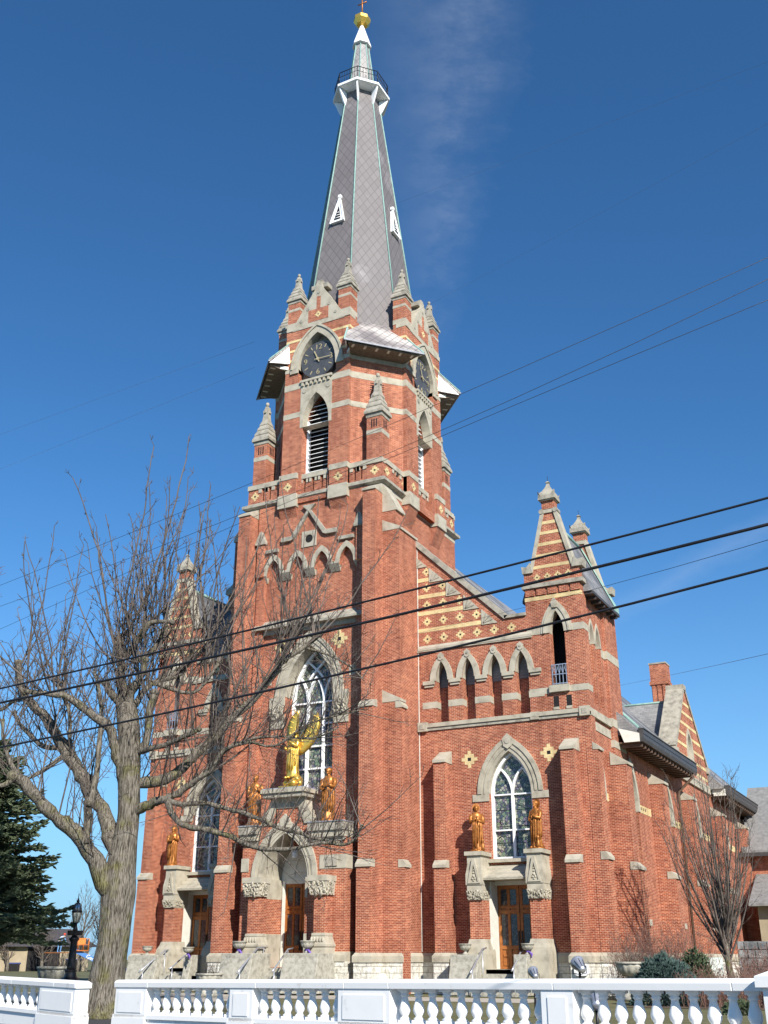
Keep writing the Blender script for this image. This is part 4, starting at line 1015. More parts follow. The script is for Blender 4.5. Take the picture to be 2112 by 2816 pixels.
# ------------------------------------------------------------------ portal
BEFORE = set(bpy.data.objects)
PY = 43.0; FP = FR(PY); PC = -27.75
b = MB()
P = [(-30.14, .2), (-24.5, .2), (-24.5, 7.3), (-26.2, 7.3), (-26.75, 8.5), (-28.6, 8.5), (-29.1, 7.3), (-30.14, 7.3)]
b.prism(FP, P, -1.75, 0, BR, [opening(PC, 1.27, 1.21, 5.02, 7.02)])
pw = b.build('portal_wall', CH)
b = MB()
for ri, ro, d in ((1.27, 1.36, .03), (1.36, 1.43, .07), (1.43, 1.50, .03), (1.50, 1.57, .07), (1.57, 1.80, .10)):
    archring(b, FP, PC, ri, ro, 5.02, 7.02+(ri-1.27)*1.2, 7.02+(ro-1.27)*1.2, -1.7 if ri < 1.3 else -.02, d, ST, n=12)
b.prism(FP, [(PC-.22, 7.25), (PC+.22, 7.25), (PC+.28, 7.62), (PC, 7.88), (PC-.28, 7.62)], -.02, .15, ST)
for s in (-1, 1): b.rect(FP, *sorted((PC+s*1.15, PC+s*1.29)), 4.15, 5.02, -1.72, .02, ST)
b.rect(FP, PC-1.28, PC-1.16, 2.62, 4.15, -1.72, .012, BR); b.rect(FP, PC+1.16, PC+1.28, 2.62, 4.15, -1.72, .012, BR)
b.rect(FP, PC-1.30, PC-1.14, 1.2, 2.62, -1.72, .02, ST); b.rect(FP, PC+1.14, PC+1.30, 1.2, 2.62, -1.72, .02, ST)
b.build('portal_arch', pw)
for x0, x1, xr in ((-29.25, -28.67, -28.6), (-25.72, -25.14, -25.05)):
    b = MB(); b.box(x0, x1, 42.35, PY, 2.6, 4.2, BR); p = b.build('portal_pier', CH)
    b = MB(); carving(b, x0-.22, x1+.14, 42.16, PY+.02, 4.2, 4.78, ST, int(-x0*7), 46, .095); b.box(x0-.24, x1+.18, 42.12, PY+.03, 4.78, 5.02, ST); b.build('leaf_capital', p)
    b = MB()
    R = lambda e, z: [(x0-e, 42.35-e, z), (x1+e*.8, 42.35-e, z), (x1+e*.8, PY+.02, z), (x0-e, PY+.02, z)]
    b.loft([R(.20, .2), R(.20, 1.95), R(.19, 2.02), R(.24, 2.08), R(.24, 2.16), R(.17, 2.22), R(.04, 2.48), R(.06, 2.52), R(.05, 2.62)], ST)
    for k in range(5): b.lathe((x0+.0+k*(x1-x0)/4, 42.22, 2.22), [(.03, 0), (.075, .08), (.05, .2), (.01, .26)], ST, 6)
    b.build('pier_base', p)
b = MB()
for x0, x1 in ((-30.2, -29.15), (-26.35, -24.44)):
    b.box(x0, x1, 42.62, 44.6, 7.0, 7.36, STD); b.box(x0+.06, x1-.04, 42.72, 44.6, 6.72, 7.0, ST); b.box(x0+.1, x1-.08, 42.86, 44.6, 6.55, 6.72, STD); b.box(x0-.02, x1+.03, 42.58, 44.6, 7.36, 7.41, LEAD)
for x0, x1 in ((-30.17, -29.75), (-25.85, -24.47)): b.box(x0, x1, 42.96, 44.0, 5.35, 5.95, ST)
b.box(-25.5, -24.9, 42.90, 43.2, 5.45, 5.85, STD)
b.build('shoulder_moulding', pw)
b = MB()
for s, xf, xt in ((-1, -29.15, -28.55), (1, -26.15, -26.78)):
    P = [(xf, 7.4), (xf-s*.55, 7.4), (xt-s*.42, 8.5), (xt, 8.62)]
    b.prism(FP, P if s < 0 else P[::-1], -1.0, .08, ST)
b.rect(FP, -28.62, -26.70, 8.15, 8.6, -1.0, .06, ST)
b.box(-28.80, -26.55, 42.50, 44.4, 8.6, 8.80, STD); b.box(-28.88, -26.47, 42.40, 44.4, 8.80, 8.98, ST); b.box(-28.84, -26.51, 42.44, 44.4, 8.98, 9.03, LEAD)
b.build('angel_plinth', pw)
# portal inside: back wall with tympanum, door, lantern
b = MB(); b.prism(FR(44.72), opening(PC, 1.27, 1.2, 5.02, 7.0), -.05, 0, CRM); b.rect(FR(44.72), PC-.9, PC+.9, 5.0, 5.1, 0, .08, CRM)
archring(b, FR(44.72), PC+.1, .60, .68, 5.2, 6.35, 6.5, 0, .05, CRM)
b.rect(FR(44.72), PC-1.10, PC-.95, 1.2, 5.0, 0, .14, CRM); b.rect(FR(44.72), PC+.95, PC+1.10, 1.2, 5.0, 0, .14, CRM); b.rect(FR(44.72), PC-.95, PC+.95, 4.86, 5.0, 0, .1, CRM)
b.build('door_frame', CH); door(CH, PC, 44.66, .95, 1.2, 3.75, 4.86)
b = MB(); b.tube([(PC, 43.9, 6.9), (PC, 43.9, 6.35)], .015, BK, 4); b.lathe((PC, 43.9, 5.95), [(.10, 0), (.16, .05), (.17, .32), (.10, .40), (.02, .44)], WH, 8); b.build('hanging_lantern', CH)
b = MB()
for k in range(6): b.box(-28.35, -26.75, 42.6-.34*k, 44.72 if k == 0 else 42.6-.34*(k-1), .19, 1.2-.165*k, CONC)
b.build('stone_steps', CH)
for x0, x1, yt in ((-30.0, -28.32, 42.0), (-26.72, -24.95, 42.0)):
    b = MB()
    Q = lambda x: [(x, 43.0, .2), (x, 41.2, .2), (x, 41.3, .8), (x, 41.52, 1.62), (x, 41.52, 1.80), (x, 43.0, 1.80)]
    b.loft([Q(x0), Q(x1)], CONC); b.build('step_wall', CH, bevel=.03)
b = MB(); plinth(b, FP, -30.2, -30.0, .04); plinth(b, FP, -24.98, -24.46, .04, -1.6); b.build('stone_plinth', CH)
for o in bpy.data.objects:             # the whole porch sits a little further back and to the left
    if o not in BEFORE and o.parent == CH: o.location += Vector((-.27, .45, .04))
b = MB(); b.rect(FR(46.6), -22.52, -22.485, 1.9, 21.4, 0, .03, CRM); b.build('pale_joint', CH)
b = MB(); b.tube([(-24.36, 44.1, .3), (-24.36, 44.1, 8.5)], .05, GUT, 8); b.build('downpipe', CH)
# ------------------------------------------------------------------ flank: aisle wall, buttresses, eaves, transept, nave roof
XA = -13.75; FS = SD(XA)
b = MB()
LN = [52.15, 59.3, 66.2, 74.6]
hol = [opening(y, .86, 3.3, 8.55, 10.35) for y in LN]
b.prism(FS, [(52.0, .2), (85, .2), (85, 11.6), (52.0, 11.6)], -.6, 0, BR, hol)
for y in LN: b.rect(FS, y-1.0, y+1.0, 3.1, 10.5, -.72, -.605, BR)
tg = [(62.6, 11.3), (71.0, 11.3), (71.0, 12.9), (66.7, 17.15), (66.3, 17.15), (62.6, 13.0)]
b.prism(FS, tg, -.9, .02, BR, [opening(66.45, .62, 12.2, 13.2, 14.4)])
for z in (12.1, 12.75, 13.45, 14.15, 14.85, 15.55, 16.2):
    e = .0 if z < 13 else (z-13.0)*.99
    y0, y1 = 62.62+e+.1, 70.95-e-.1
    if z < 14.5:
        b.rect(FS, y0, 66.45-.80, z-.09, z+.09, 0, .034, YB); b.rect(FS, 66.45+.80, y1, z-.09, z+.09, 0, .034, YB)
    else: b.rect(FS, y0, y1, z-.09, z+.09, 0, .034, YB)
aw = b.build('aisle_wall', CH)
b = MB(); c = MB()
for y in LN:
    archring(b, FS, y, .86, 1.12, 8.55, 10.35, 10.72, -.5, .05, ST, zb=8.25)
    b.rect(FS, y-1.2, y+1.15, 3.05, 3.32, -.5, .12, ST)
    for s in (-1, 1):
        a0, a1 = sorted((y+s*1.125, y+s*3.3)); b.rect(FS, a0, a1, 8.25, 8.62, -.1, .015, YB)
        for k in range(3): b.rect(FS, y+s*(1.4+.38*k)-.07, y+s*(1.4+.38*k)+.07, 8.38, 8.52, -.1, .018, IN)
b.rect(FS, 62.6, 71.0, 11.25, 11.62, -.1, .12, ST); wedge(b, FS, 62.6, 71.0, 11.6, 11.8, .12, .03, ST)
for k in range(6): b.rect(FS, 67.6+k*.5, 67.72+k*.5, 11.75, 12.1, 0, .05, ST)
archring(b, FS, 66.45, .62, .82, 13.2, 14.4, 14.72, -.6, .08, ST, zb=12.1)
for s, yf, yt in ((1, 70.98, 66.62), (-1, 62.62, 66.38)):
    P = [(yf, 12.9), (yt, 17.05), (yt+s*.06, 17.32), (yf+s*.25, 13.05)]
    b.prism(FS, P if s > 0 else P[::-1], -.98, .10, STD)
b.rect(FS, 66.15, 66.85, 17.1, 17.42, -.98, .12, STD)
b.rect(FS, 62.25, 63.0, 12.55, 12.95, -1.0, .14, STD); b.rect(FS, 70.7, 71.3, 12.55, 12.95, -.9, .14, STD)
b.build('stone_dressing', aw)
b = MB(); b.prism(FS, opening(66.45, .60, 12.2, 13.2, 14.38), -.5, -.42, WH); b.build('gable_louvre', CH)
for y in LN:
    g = MB(); g.prism(FS, opening(y, .84, 3.3, 8.55, 10.3), -.45, -.40, SG); g.tube([fp(FS, y+.2, 3.4, -.05), fp(FS, y+.2, 9, -.05)], .025, WH, 5); g.build('stained_glass_window', CH)
buttress(CH, SD(-13.88), 46.58, 47.3, [(5.9, .32), (10.6, .22)])
for y, w in ((48.78, .9), (55.5, .9), (62.2, .9), (70.6, .9), (78.5, .9)):
    buttress(CH, FS, y, y+w, [(5.6, .92), (10.5, .74)])
b = MB(); plinth(b, FS, 47.3, 48.7, .03, -.1)
for y0, y1 in ((49.8, 55.5), (56.4, 62.2), (63.1, 70.6), (71.5, 78.5)): plinth(b, FS, y0, y1, .05)
b.build('stone_plinth', CH)
# nave roof
b = MB()
def rz(x): return 11.82+(-12.85-x)*1.0
for y0, y1 in ((50.75, 62.7), (62.75, 70.9), (71.0, 85.0)):
    e = -12.85 if y0 != 62.75 else -14.4
    b.loft([[(e, y0, 11.8 if e > -13 else rz(e)), (-27.7, y0, rz(-27.7)-.05), (-42.5, y0, 11.8), (-42.5, y0, 11.6), (e, y0, 11.6)], [(e, y1, 11.8 if e > -13 else rz(e)), (-27.7, y1, rz(-27.7)-.05), (-42.5, y1, 11.8), (-42.5, y1, 11.6), (e, y1, 11.6)]], SLR)
b.loft([[(-16.4, 47.1, rz(-16.4)), (-27.7, 47.1, rz(-27.7)), (-39, 47.1, rz(-16.4)), (-39, 47.1, 14), (-16.4, 47.1, 14)], [(-16.4, 52.0, rz(-16.4)), (-27.7, 52.0, rz(-27.7)), (-39, 52.0, rz(-16.4)), (-39, 52.0, 14), (-16.4, 52.0, 14)]], SLR)
nr = b.build('nave_roof', CH)
b = MB()      # transept roof
b.loft([[(-14.6, 62.7, 12.4), (-14.6, 66.5, 16.45), (-14.6, 70.6, 12.4)], [(-22, 62.7, 12.4), (-22, 66.5, 16.45), (-22, 70.6, 12.4)]], SLR); tr_ = b.build('transept_roof', CH)
b = MB(); b.tube([(-14.6, 66.5, 16.5), (-19.5, 66.5, 16.5)], .07, CU, 5); b.tube([(-14.3, 62.75, 12.5), (-18.0, 66.3, 16.3)], .09, LEAD, 5); b.tube([(-13.2, 52.4, 12.2), (-17.0, 52.4, 16.2)], .10, CU, 5)
for k in range(9): b.box(-17.6+.33*k-.05, -17.6+.33*k+.05, 63.55, 63.65, 13.42, 13.62, DPB)
b.box(-17.7, -14.8, 63.57, 63.60, 13.58, 13.62, DPB); b.build('roof_flashing', tr_)
b = MB(); 
EV = ((50.7, 62.2), (71.3, 84.8)); GX = -12.78
for y0, y1 in EV:
    R_ = ((0.06, 11.20), (.16, 11.20), (.22, 11.36), (.22, 11.80), (-.02, 11.80), (-.02, 11.25))
    b.loft([[(GX+a, y, z) for a, z in R_] for y in (y0, y1)], GUT); b.box(GX-.02, GX+.26, y0-.02, y1+.02, 11.80, 11.84, GUT); b.box(GX+.215, GX+.235, y0, y1, 11.55, 11.58, BK)
gt = b.build('gutter', CH)
b = MB()
for y0, y1 in EV:
    b.box(-13.74, GX, y0, y1, 11.17, 11.25, DPB)
    n = int((y1-y0)/.62)
    for k in range(n): b.box(-13.7, GX+.05, y0+.2+k*.62, y0+.34+k*.62, 11.0, 11.18, DPB)
    b.loft([[(GX+.02, y0-.10, 11.2), (-13.5, y0-.10, 11.2), (-13.74, y0-.10, 11.9), (GX+.02, y0-.10, 11.6)], [(GX+.02, y0-.02, 11.2), (-13.5, y0-.02, 11.2), (-13.74, y0-.02, 11.9), (GX+.02, y0-.02, 11.6)]], CRM)
b.build('rafter_end', gt)
b = MB(); b.tube([(-12.66, 61.6, 11.25), (-12.74, 61.6, 11.0), (-13.55, 61.6, 10.3), (-13.60, 61.6, 10.1), (-13.60, 61.6, .5)], .075, DPB, 8); b.build('downpipe', CH)
b = MB(); b.tube([(-13.66, 73.7, 5.2), (-13.66, 73.7, .5)], .05, WH, 6); b.build('downpipe', CH)
b = MB()
b.box(-17.02, -15.95, 72.2, 73.3, 14, 19.1, BR)
for k in range(3): b.box(-16.97+k*.36, -16.77+k*.36, 72.13, 72.21, 14, 18.95, BR); b.box(-15.96, -15.88, 72.28+k*.36, 72.5+k*.36, 14, 18.95, BR)
b.box(-17.12, -15.85, 72.1, 73.4, 19.0, 19.25, BR); b.box(-17.05, -15.92, 72.17, 73.33, 19.25, 20.45, BR); b.box(-17.09, -15.88, 72.13, 73.37, 20.45, 20.55, STD)
b.build('chimney', CH)
b = MB(); b.box(-40.6, -40.2, 52.5, 85, .2, 11, BR); b.box(-41, -13.8, 84.6, 85, .2, 11.6, BR); b.build('far_wall', CH)
# plaque on the corner plinth
b = MB(); f = FR(46.6-1.0-.15)
R_ = [(-14.95+.0, .98), (-14.52, .98), (-14.45, 1.05), (-14.45, 1.33), (-14.52, 1.40), (-14.95, 1.40), (-15.02, 1.33), (-15.02, 1.05)]
b.prism(f, R_, -.12, .06, WH); b.build('plaque', CH)
# ------------------------------------------------------------------ statues
def figure(b, m, x, y, z, h, face, seed, arms='fold', lean=0.0):
    """a robed standing figure: one continuous body from hem to crown, arms and hands grown from the shoulders"""
    rd = random.Random(seed); ph = rd.random()*6
    ca, sa = math.cos(face), math.sin(face)          # face = angle of the facing direction in plan
    WF = .84
    def P(r, f, u): # r to the figure's left, f forward, u up (fractions of the height)
        r *= WF; f *= .9; return (x+h*(f*ca-r*sa), y+h*(f*sa+r*ca), z+h*u)
    rings = []
    prof = [(0, .150, .135), (.03, .155, .14), (.10, .142, .125), (.22, .128, .112), (.36, .122, .108), (.47, .128, .108), (.56, .122, .100), (.64, .128, .098), (.72, .142, .092), (.775, .140, .080), (.805, .105, .066), (.825, .060, .052), (.842, .040, .042), (.855, .040, .046), (.872, .048, .056), (.895, .053, .062), (.92, .055, .064), (.945, .052, .060), (.965, .042, .048), (.98, .025, .028), (.985, .004, .004)]
    n = 28
    for u, rx, ry in prof:
        R = []
        hip = .02*math.sin(u*3.0+ph)*(1 if u < .7 else .3)
        for i in range(n):
            a = 2*math.pi*i/n
            k = 1.0
            if u < .70: k += (.085*math.sin(7*a+ph+u*5)+.05*math.sin(11*a-2*u*7+ph*2))*(1-.5*u)
            fwd = math.sin(a)
            e = 0
            if .86 < u < .90 and fwd > .8: e = .012      # beard / chin
            if .905 < u < .93 and fwd > .93: e = .016     # nose
            R.append(P(rx*k*math.cos(a)+hip, (ry*k+e)*fwd+lean*u, u))
        rings.append(R)
    b.loft(rings, m, True, True)
    # cloak folds falling from the shoulder
    for j in range(9):
        a = -.9+j*.42+rd.random()*.2; u1 = .70-.06*rd.random(); u0 = .04+.2*rd.random()
        pts = [P((.135-.0*t)*math.cos(a+.25*t), (.115)*math.sin(a+.25*t)+.01, u1+(u0-u1)*t) for t in (0, .25, .5, .75, 1)]
        b.tube(pts, [h*.012, h*.02, h*.022, h*.024, h*.016], m, 6)
    b.tube([P(.12, .06, .70), P(.02, .13, .52), P(-.11, .09, .38), P(-.12, .02, .30)], [h*.02, h*.03, h*.03, h*.015], m, 6)
    hands = []
    for s in (-1, 1):
        if arms == 'fold': E_, H_ = (s*.165, .03, .60), (s*.02, .155, .655-.03*s)
        elif arms == 'hold': E_, H_ = (s*.165, .05, .60), (s*.06, .17, .60+.05*s)
        else: E_, H_ = ((s*.17, .02, .62), (s*.10, .17, .58 if s < 0 else .70))
        S_ = (s*.125, .0, .765)
        b.tube([P(*S_), P((S_[0]+E_[0])/2+s*.015, .01, .69), P(*E_), P((E_[0]+H_[0])/2, (E_[1]+H_[1])/2+.01, (E_[2]+H_[2])/2), P(*H_)], [h*.050, h*.047, h*.042, h*.034, h*.020], m, 9)
        # hand: palm and five fingers
        hx, hy, hz = H_
        b.tube([P(hx, hy-.005, hz), P(hx-s*.012, hy+.012, hz+.018)], [h*.017, h*.015], m, 7)
        for k in range(4):
            o = (k-1.5)*.009
            b.tube([P(hx-s*.010, hy+.012+o*.4, hz+.014+o), P(hx-s*.030, hy+.020, hz+.026+o), P(hx-s*.044, hy+.014, hz+.030+o)], [h*.005, h*.0048, h*.0035], m, 5)
        b.tube([P(hx+s*.004, hy+.012, hz+.016), P(hx-s*.008, hy+.028, hz+.034)], [h*.0055, h*.004], m, 5)
    # hair and beard mass
    b.lathe(P(0, -.012, .90), [(h*.02, -h*.03), (h*.055, 0), (h*.062, h*.03), (h*.055, h*.06), (h*.02, h*.085)], m, 12)
    b.tube([P(0, .045, .885), P(0, .062, .862), P(0, .055, .835)], [h*.026, h*.024, h*.008], m, 7)
    for s in (-1, 1): b.tube([P(s*.02, .058, .918), P(s*.034, .050, .920)], h*.006, m, 5)
    for s in (-1, 1): b.tube([P(s*.05, .12, .005), P(s*.055, .19, .008)], [h*.026, h*.018], m, 7)   # feet
    return P
def saint(name, x, y, z, h, face, seed, label, halo=True, arms='fold', extra=None, group=None):
    b = MB(); P = figure(b, CO, x, y, z+.06, h, face, seed, arms)
    o = empty(name, (x, y, z), label, 'statue', group)
    b.build('robed_figure', o)
    c = MB(); c.lathe((x, y, z), [(h*.17, 0), (h*.175, .03), (h*.165, .07)], CO, 12); c.build('base', o)
    if halo:
        d = MB(); N = 20
        d.loft([[P(h*0+.105*math.cos(2*math.pi*i/N), -.055, .925+.105*math.sin(2*math.pi*i/N)) for i in range(N)], [P(.105*math.cos(2*math.pi*i/N), -.066, .925+.105*math.sin(2*math.pi*i/N)) for i in range(N)]], CO); d.build('halo', o)
    if extra == 'animal':
        e = MB(); e.loft([[P(.13+rx*math.cos(a), .10+rx*math.sin(a), u) for a in [2*math.pi*k/10 for k in range(10)]] for u, rx in ((.0, .05), (.06, .055), (.12, .045), (.16, .03), (.18, .045), (.22, .045), (.25, .02))], CO, True, True); e.build('attribute', o)
    if extra == 'book':
        e = MB(); p = Vector(P(.02, .20, .66)); e.box(p.x-.10, p.x+.10, p.y-.04, p.y+.04, p.z-.14, p.z+.14, CO); e.build('book', o)
    return o
D = math.radians
saint('saint_statue', -19.32, 45.85, 6.03, 2.02, D(-62), 3, 'copper coloured saint with halo, hands clasped, on the pedestal left of the right hand door', True, 'fold', 'animal')
saint('saint_statue', -16.48, 45.85, 6.03, 2.05, D(-112), 9, 'bearded copper saint with halo and child, pedestal right of the right hand door', True, 'hold', 'animal')
saint('saint_statue', -36.55, 45.85, 6.03, 1.96, D(-75), 21, 'copper coloured saint holding a book on the pedestal beside the bare maple trunk', True, 'read', 'book')
saint('saint_statue', -25.77, 43.5, 7.45, 2.45, D(-85), 33, 'large copper coloured saint with heavy cloak right of the gilded angel', False, 'hold', 'book')
saint('saint_statue', -29.89, 43.5, 7.45, 2.4, D(-70), 41, 'large copper coloured saint half hidden by branches left of the gilded angel', False, 'read')
# gilded angel
AG = empty('angel_statue', (-27.72, 43.40, 9.07), 'gilded winged angel standing above the main portal', 'statue')
b = MB(); P = figure(b, GO, -27.72, 43.40, 9.54, 2.35, D(-110), 55, 'read'); b.build('robed_figure', AG)
b = MB(); rd = random.Random(4)
for k in range(16):
    a = rd.random()*6.28; r = .12+.36*rd.random(); R = .10+.11*rd.random(); zz = .02+.34*rd.random()*(1.1-r)
    b.lathe((-27.72+r*1.25*math.cos(a), 43.40+r*.8*math.sin(a), 9.07+zz), [(R*.5, 0), (R, R*.5), (R*.95, R*1.0), (R*.5, R*1.6), (.02, R*1.9)], GO, 9)
b.box(-28.27, -27.17, 43.05, 43.75, 9.07, 9.16, GO); b.build('rocky_base', AG)
def wing(tip, mid_, root, w, nm):
    b = MB(); N = 9; rings = []
    p0, p1, p2 = Vector(root), Vector(mid_), Vector(tip)
    for i in range(N):
        t = i/(N-1); p = p0*(1-t)**2+p1*2*t*(1-t)+p2*t*t; tg = ((p1-p0)*(1-t)+(p2-p1)*t).normalized()
        side = tg.cross(Vector((0.25, -1, 0.1))).normalized(); nn = side.cross(tg).normalized()
        ww = w*(math.sin(math.pi*(.18+.80*t))**.7)*(1 if t < .98 else .25)
        rings.append([tuple(p+side*ww*.5*c_+nn*.05*s_*(1-.5*t)) for c_, s_ in ((-1, 0), (-.3, 1.4), (.4, 1), (1, 0), (.4, -1), (-.3, -1))])
    b.loft(rings, GO, True, True)
    for j in range(6):          # feather edges
        t = .25+.13*j; p = p0*(1-t)**2+p1*2*t*(1-t)+p2*t*t; tg = ((p1-p0)*(1-t)+(p2-p1)*t).normalized(); side = tg.cross(Vector((.25, -1, .1))).normalized()
        b.tube([p-Vector((0, .04, 0)), p-side*w*.5+tg*.10-Vector((0, .03, 0))], [.035, .012], GO, 5)
    b.build(nm, AG)
wing((-27.62, 43.65, 12.82), (-28.22, 43.70, 12.14), (-27.72, 43.55, 10.79), .62, 'wing')
wing((-26.59, 43.75, 12.66), (-26.77, 43.70, 11.54), (-27.62, 43.55, 10.79), .80, 'wing')
# ------------------------------------------------------------------ urns and handrails
def urn(x, y, z, s, label, ribbon=False, big=False):
    o = empty('stone_urn', (x, y, z), label, 'urn', 'stone urns by the church doors')
    b = MB(); n = 24
    b.lathe((x, y, z), [(r*s, k*s) for r, k in ((.19, 0), (.19, .05), (.12, .09), (.08, .15), (.075, .19), (.11, .22))], CONC, n); b.build('foot', o)
    b = MB(); prof = ((.11, .22), (.24, .27), (.32, .36), (.345, .44), (.34, .47)); rings = []
    for r, k in prof: rings.append([(x+s*r*(1+.03*math.cos(12*2*math.pi*i/48))*math.cos(2*math.pi*i/48), y+s*r*(1+.03*math.cos(12*2*math.pi*i/48))*math.sin(2*math.pi*i/48), z+s*k) for i in range(48)])
    b.loft(rings, CONC, True, True); b.lathe((x, y, z), [(r*s, k*s) for r, k in ((.34, .465), (.365, .48), (.365, .55), (.40, .56), (.40, .60), (.34, .60), (.32, .55))], CONC, n); b.build('bowl', o)
    b = MB(); b.lathe((x, y, z), [(.31*s, .54*s), (.2*s, .57*s), (.02, .58*s)], DIRT, 14); b.build('soil', o)
    if ribbon:
        b = MB(); b.lathe((x, y, z), [(.10*s, .10*s), (.115*s, .12*s), (.115*s, .2*s), (.10*s, .22*s)], PUR, 12)
        for k in range(3): b.tube([(x+.1*s, y-.1*s, z+.16*s), (x+.2*s+.05*k, y-.22*s, z+.14*s-.04*k), (x+.26*s, y-.2*s, z-.02*s-.06*k)], [.03*s, .05*s, .03*s], PUR, 5)
        b.build('ribbon', o)
    return o
urn(-29.62, 42.4, 1.84, .84, 'weathered stone urn with purple ribbon on the step wall left of the main portal', True)
urn(-26.02, 42.4, 1.84, .84, 'weathered stone urn on the step wall right of the main portal', True)
urn(-19.75, 45.15, 1.78, .72, 'stone urn on the step wall left of the right hand door', False)
urn(-16.90, 45.15, 1.78, .72, 'stone urn tied with purple ribbon right of the right hand door', True)
urn(-37.1, 45.15, 1.78, .70, 'stone urn on the step wall of the left hand door, nearest the maple', False)
urn(-33.9, 44.3, 1.70, .72, 'stone urn standing in deep shade right of the left hand door', True)
def big_urn(x, y, z, s, label, ped):
    o = empty('stone_planter', (x, y, z), label, 'planter')
    b = MB(); b.lathe((x, y, z), [(r*s, k) for r, k in ((.62, 0), (.62, .14), (.5, .2), (.44, .34), (.30, ped-.1), (.22, ped), (.24, ped+.04))], CONC, 20); b.build('pedestal', o)
    b = MB(); rings = []
    for r, k in ((.22, 0), (.42, .07), (.56, .22), (.60, .38), (.60, .46)): rings.append([(x+s*r*(1+.035*math.cos(14*2*math.pi*i/56))*math.cos(2*math.pi*i/56), y+s*r*(1+.035*math.cos(14*2*math.pi*i/56))*math.sin(2*math.pi*i/56), z+ped+.04+s*k) for i in range(56)])
    b.loft(rings, CONC, True, True); b.lathe((x, y, z+ped+.04), [(r*s, k*s) for r, k in ((.60, .455), (.66, .47), (.66, .55), (.56, .55), (.52, .5))], CONC, 24); b.build('bowl', o)
    b = MB(); b.lathe((x, y, z+ped+.04), [(.55*s, .48*s), (.3*s, .5*s), (.02, .52*s)], DIRT, 14)
    rd = random.Random(3)
    for k in range(40): a = rd.random()*6.28; r = rd.random()*.4*s; q = (x+r*math.cos(a), y+r*math.sin(a), z+ped+.5*s); b.tube([q, (q[0]+(rd.random()-.5)*.5, q[1]+(rd.random()-.5)*.5, q[2]+.3+.4*rd.random())], [.008, .003], TWIG, 4)
    b.build('dry_plants', o); return o
big_urn(-11.85, 42.6, .19, .92, 'large fluted stone planter on a pedestal beside the blue spruce shrub', .78)
big_urn(-28.6, 38.9, .19, .88, 'large stone bowl planter on the lawn in front of the main portal steps', .35)
big_urn(-34.8, 36.5, .17, 1.2, 'broad stone bowl planter near the black lamp post', .45)
def rail(pts, label):
    o = empty('handrail', pts[0], label, 'handrail', 'steel handrails on the church steps')
    b = MB(); b.tube(pts, .038, STE, 8); b.build('rail', o)
    b = MB()
    for p in (pts[1], pts[-2]): b.tube([p, (p[0], p[1], .2)], .022, STE, 6)
    b.build('post', o)
for pts, lb in (([(-28.75, 41.1, 1.02), (-28.72, 41.25, 1.18), (-28.68, 42.5, 2.06), (-28.66, 42.95, 2.10), (-28.66, 43.1, 2.04)], 'grey steel handrail on the left side of the main portal steps'),
                ([(-27.08, 41.3, 1.1), (-27.08, 41.45, 1.22), (-27.08, 42.5, 2.0), (-27.08, 42.9, 2.04)], 'grey steel handrail on the right side of the main portal steps'),
                ([(-19.02, 43.9, 1.04), (-19.0, 44.1, 1.2), (-18.98, 45.2, 2.0), (-18.97, 45.6, 2.05)], 'grey steel handrail on the left side of the right hand door steps'),
                ([(-17.25, 44.1, 1.15), (-17.24, 44.3, 1.3), (-17.22, 45.1, 1.85), (-17.2, 45.4, 1.9)], 'grey steel handrail on the right side of the right hand door steps'),
                ([(-36.5, 43.9, 1.0), (-36.42, 44.1, 1.16), (-36.0, 45.2, 2.0), (-35.95, 45.6, 2.05)], 'grey steel handrail on the left side of the left hand door steps'),
                ([(-35.0, 44.3, 1.15), (-34.95, 44.5, 1.25), (-34.8, 45.2, 1.75), (-34.8, 45.5, 1.8)], 'grey steel handrail on the right side of the left hand door steps')):
    rail(pts, lb)
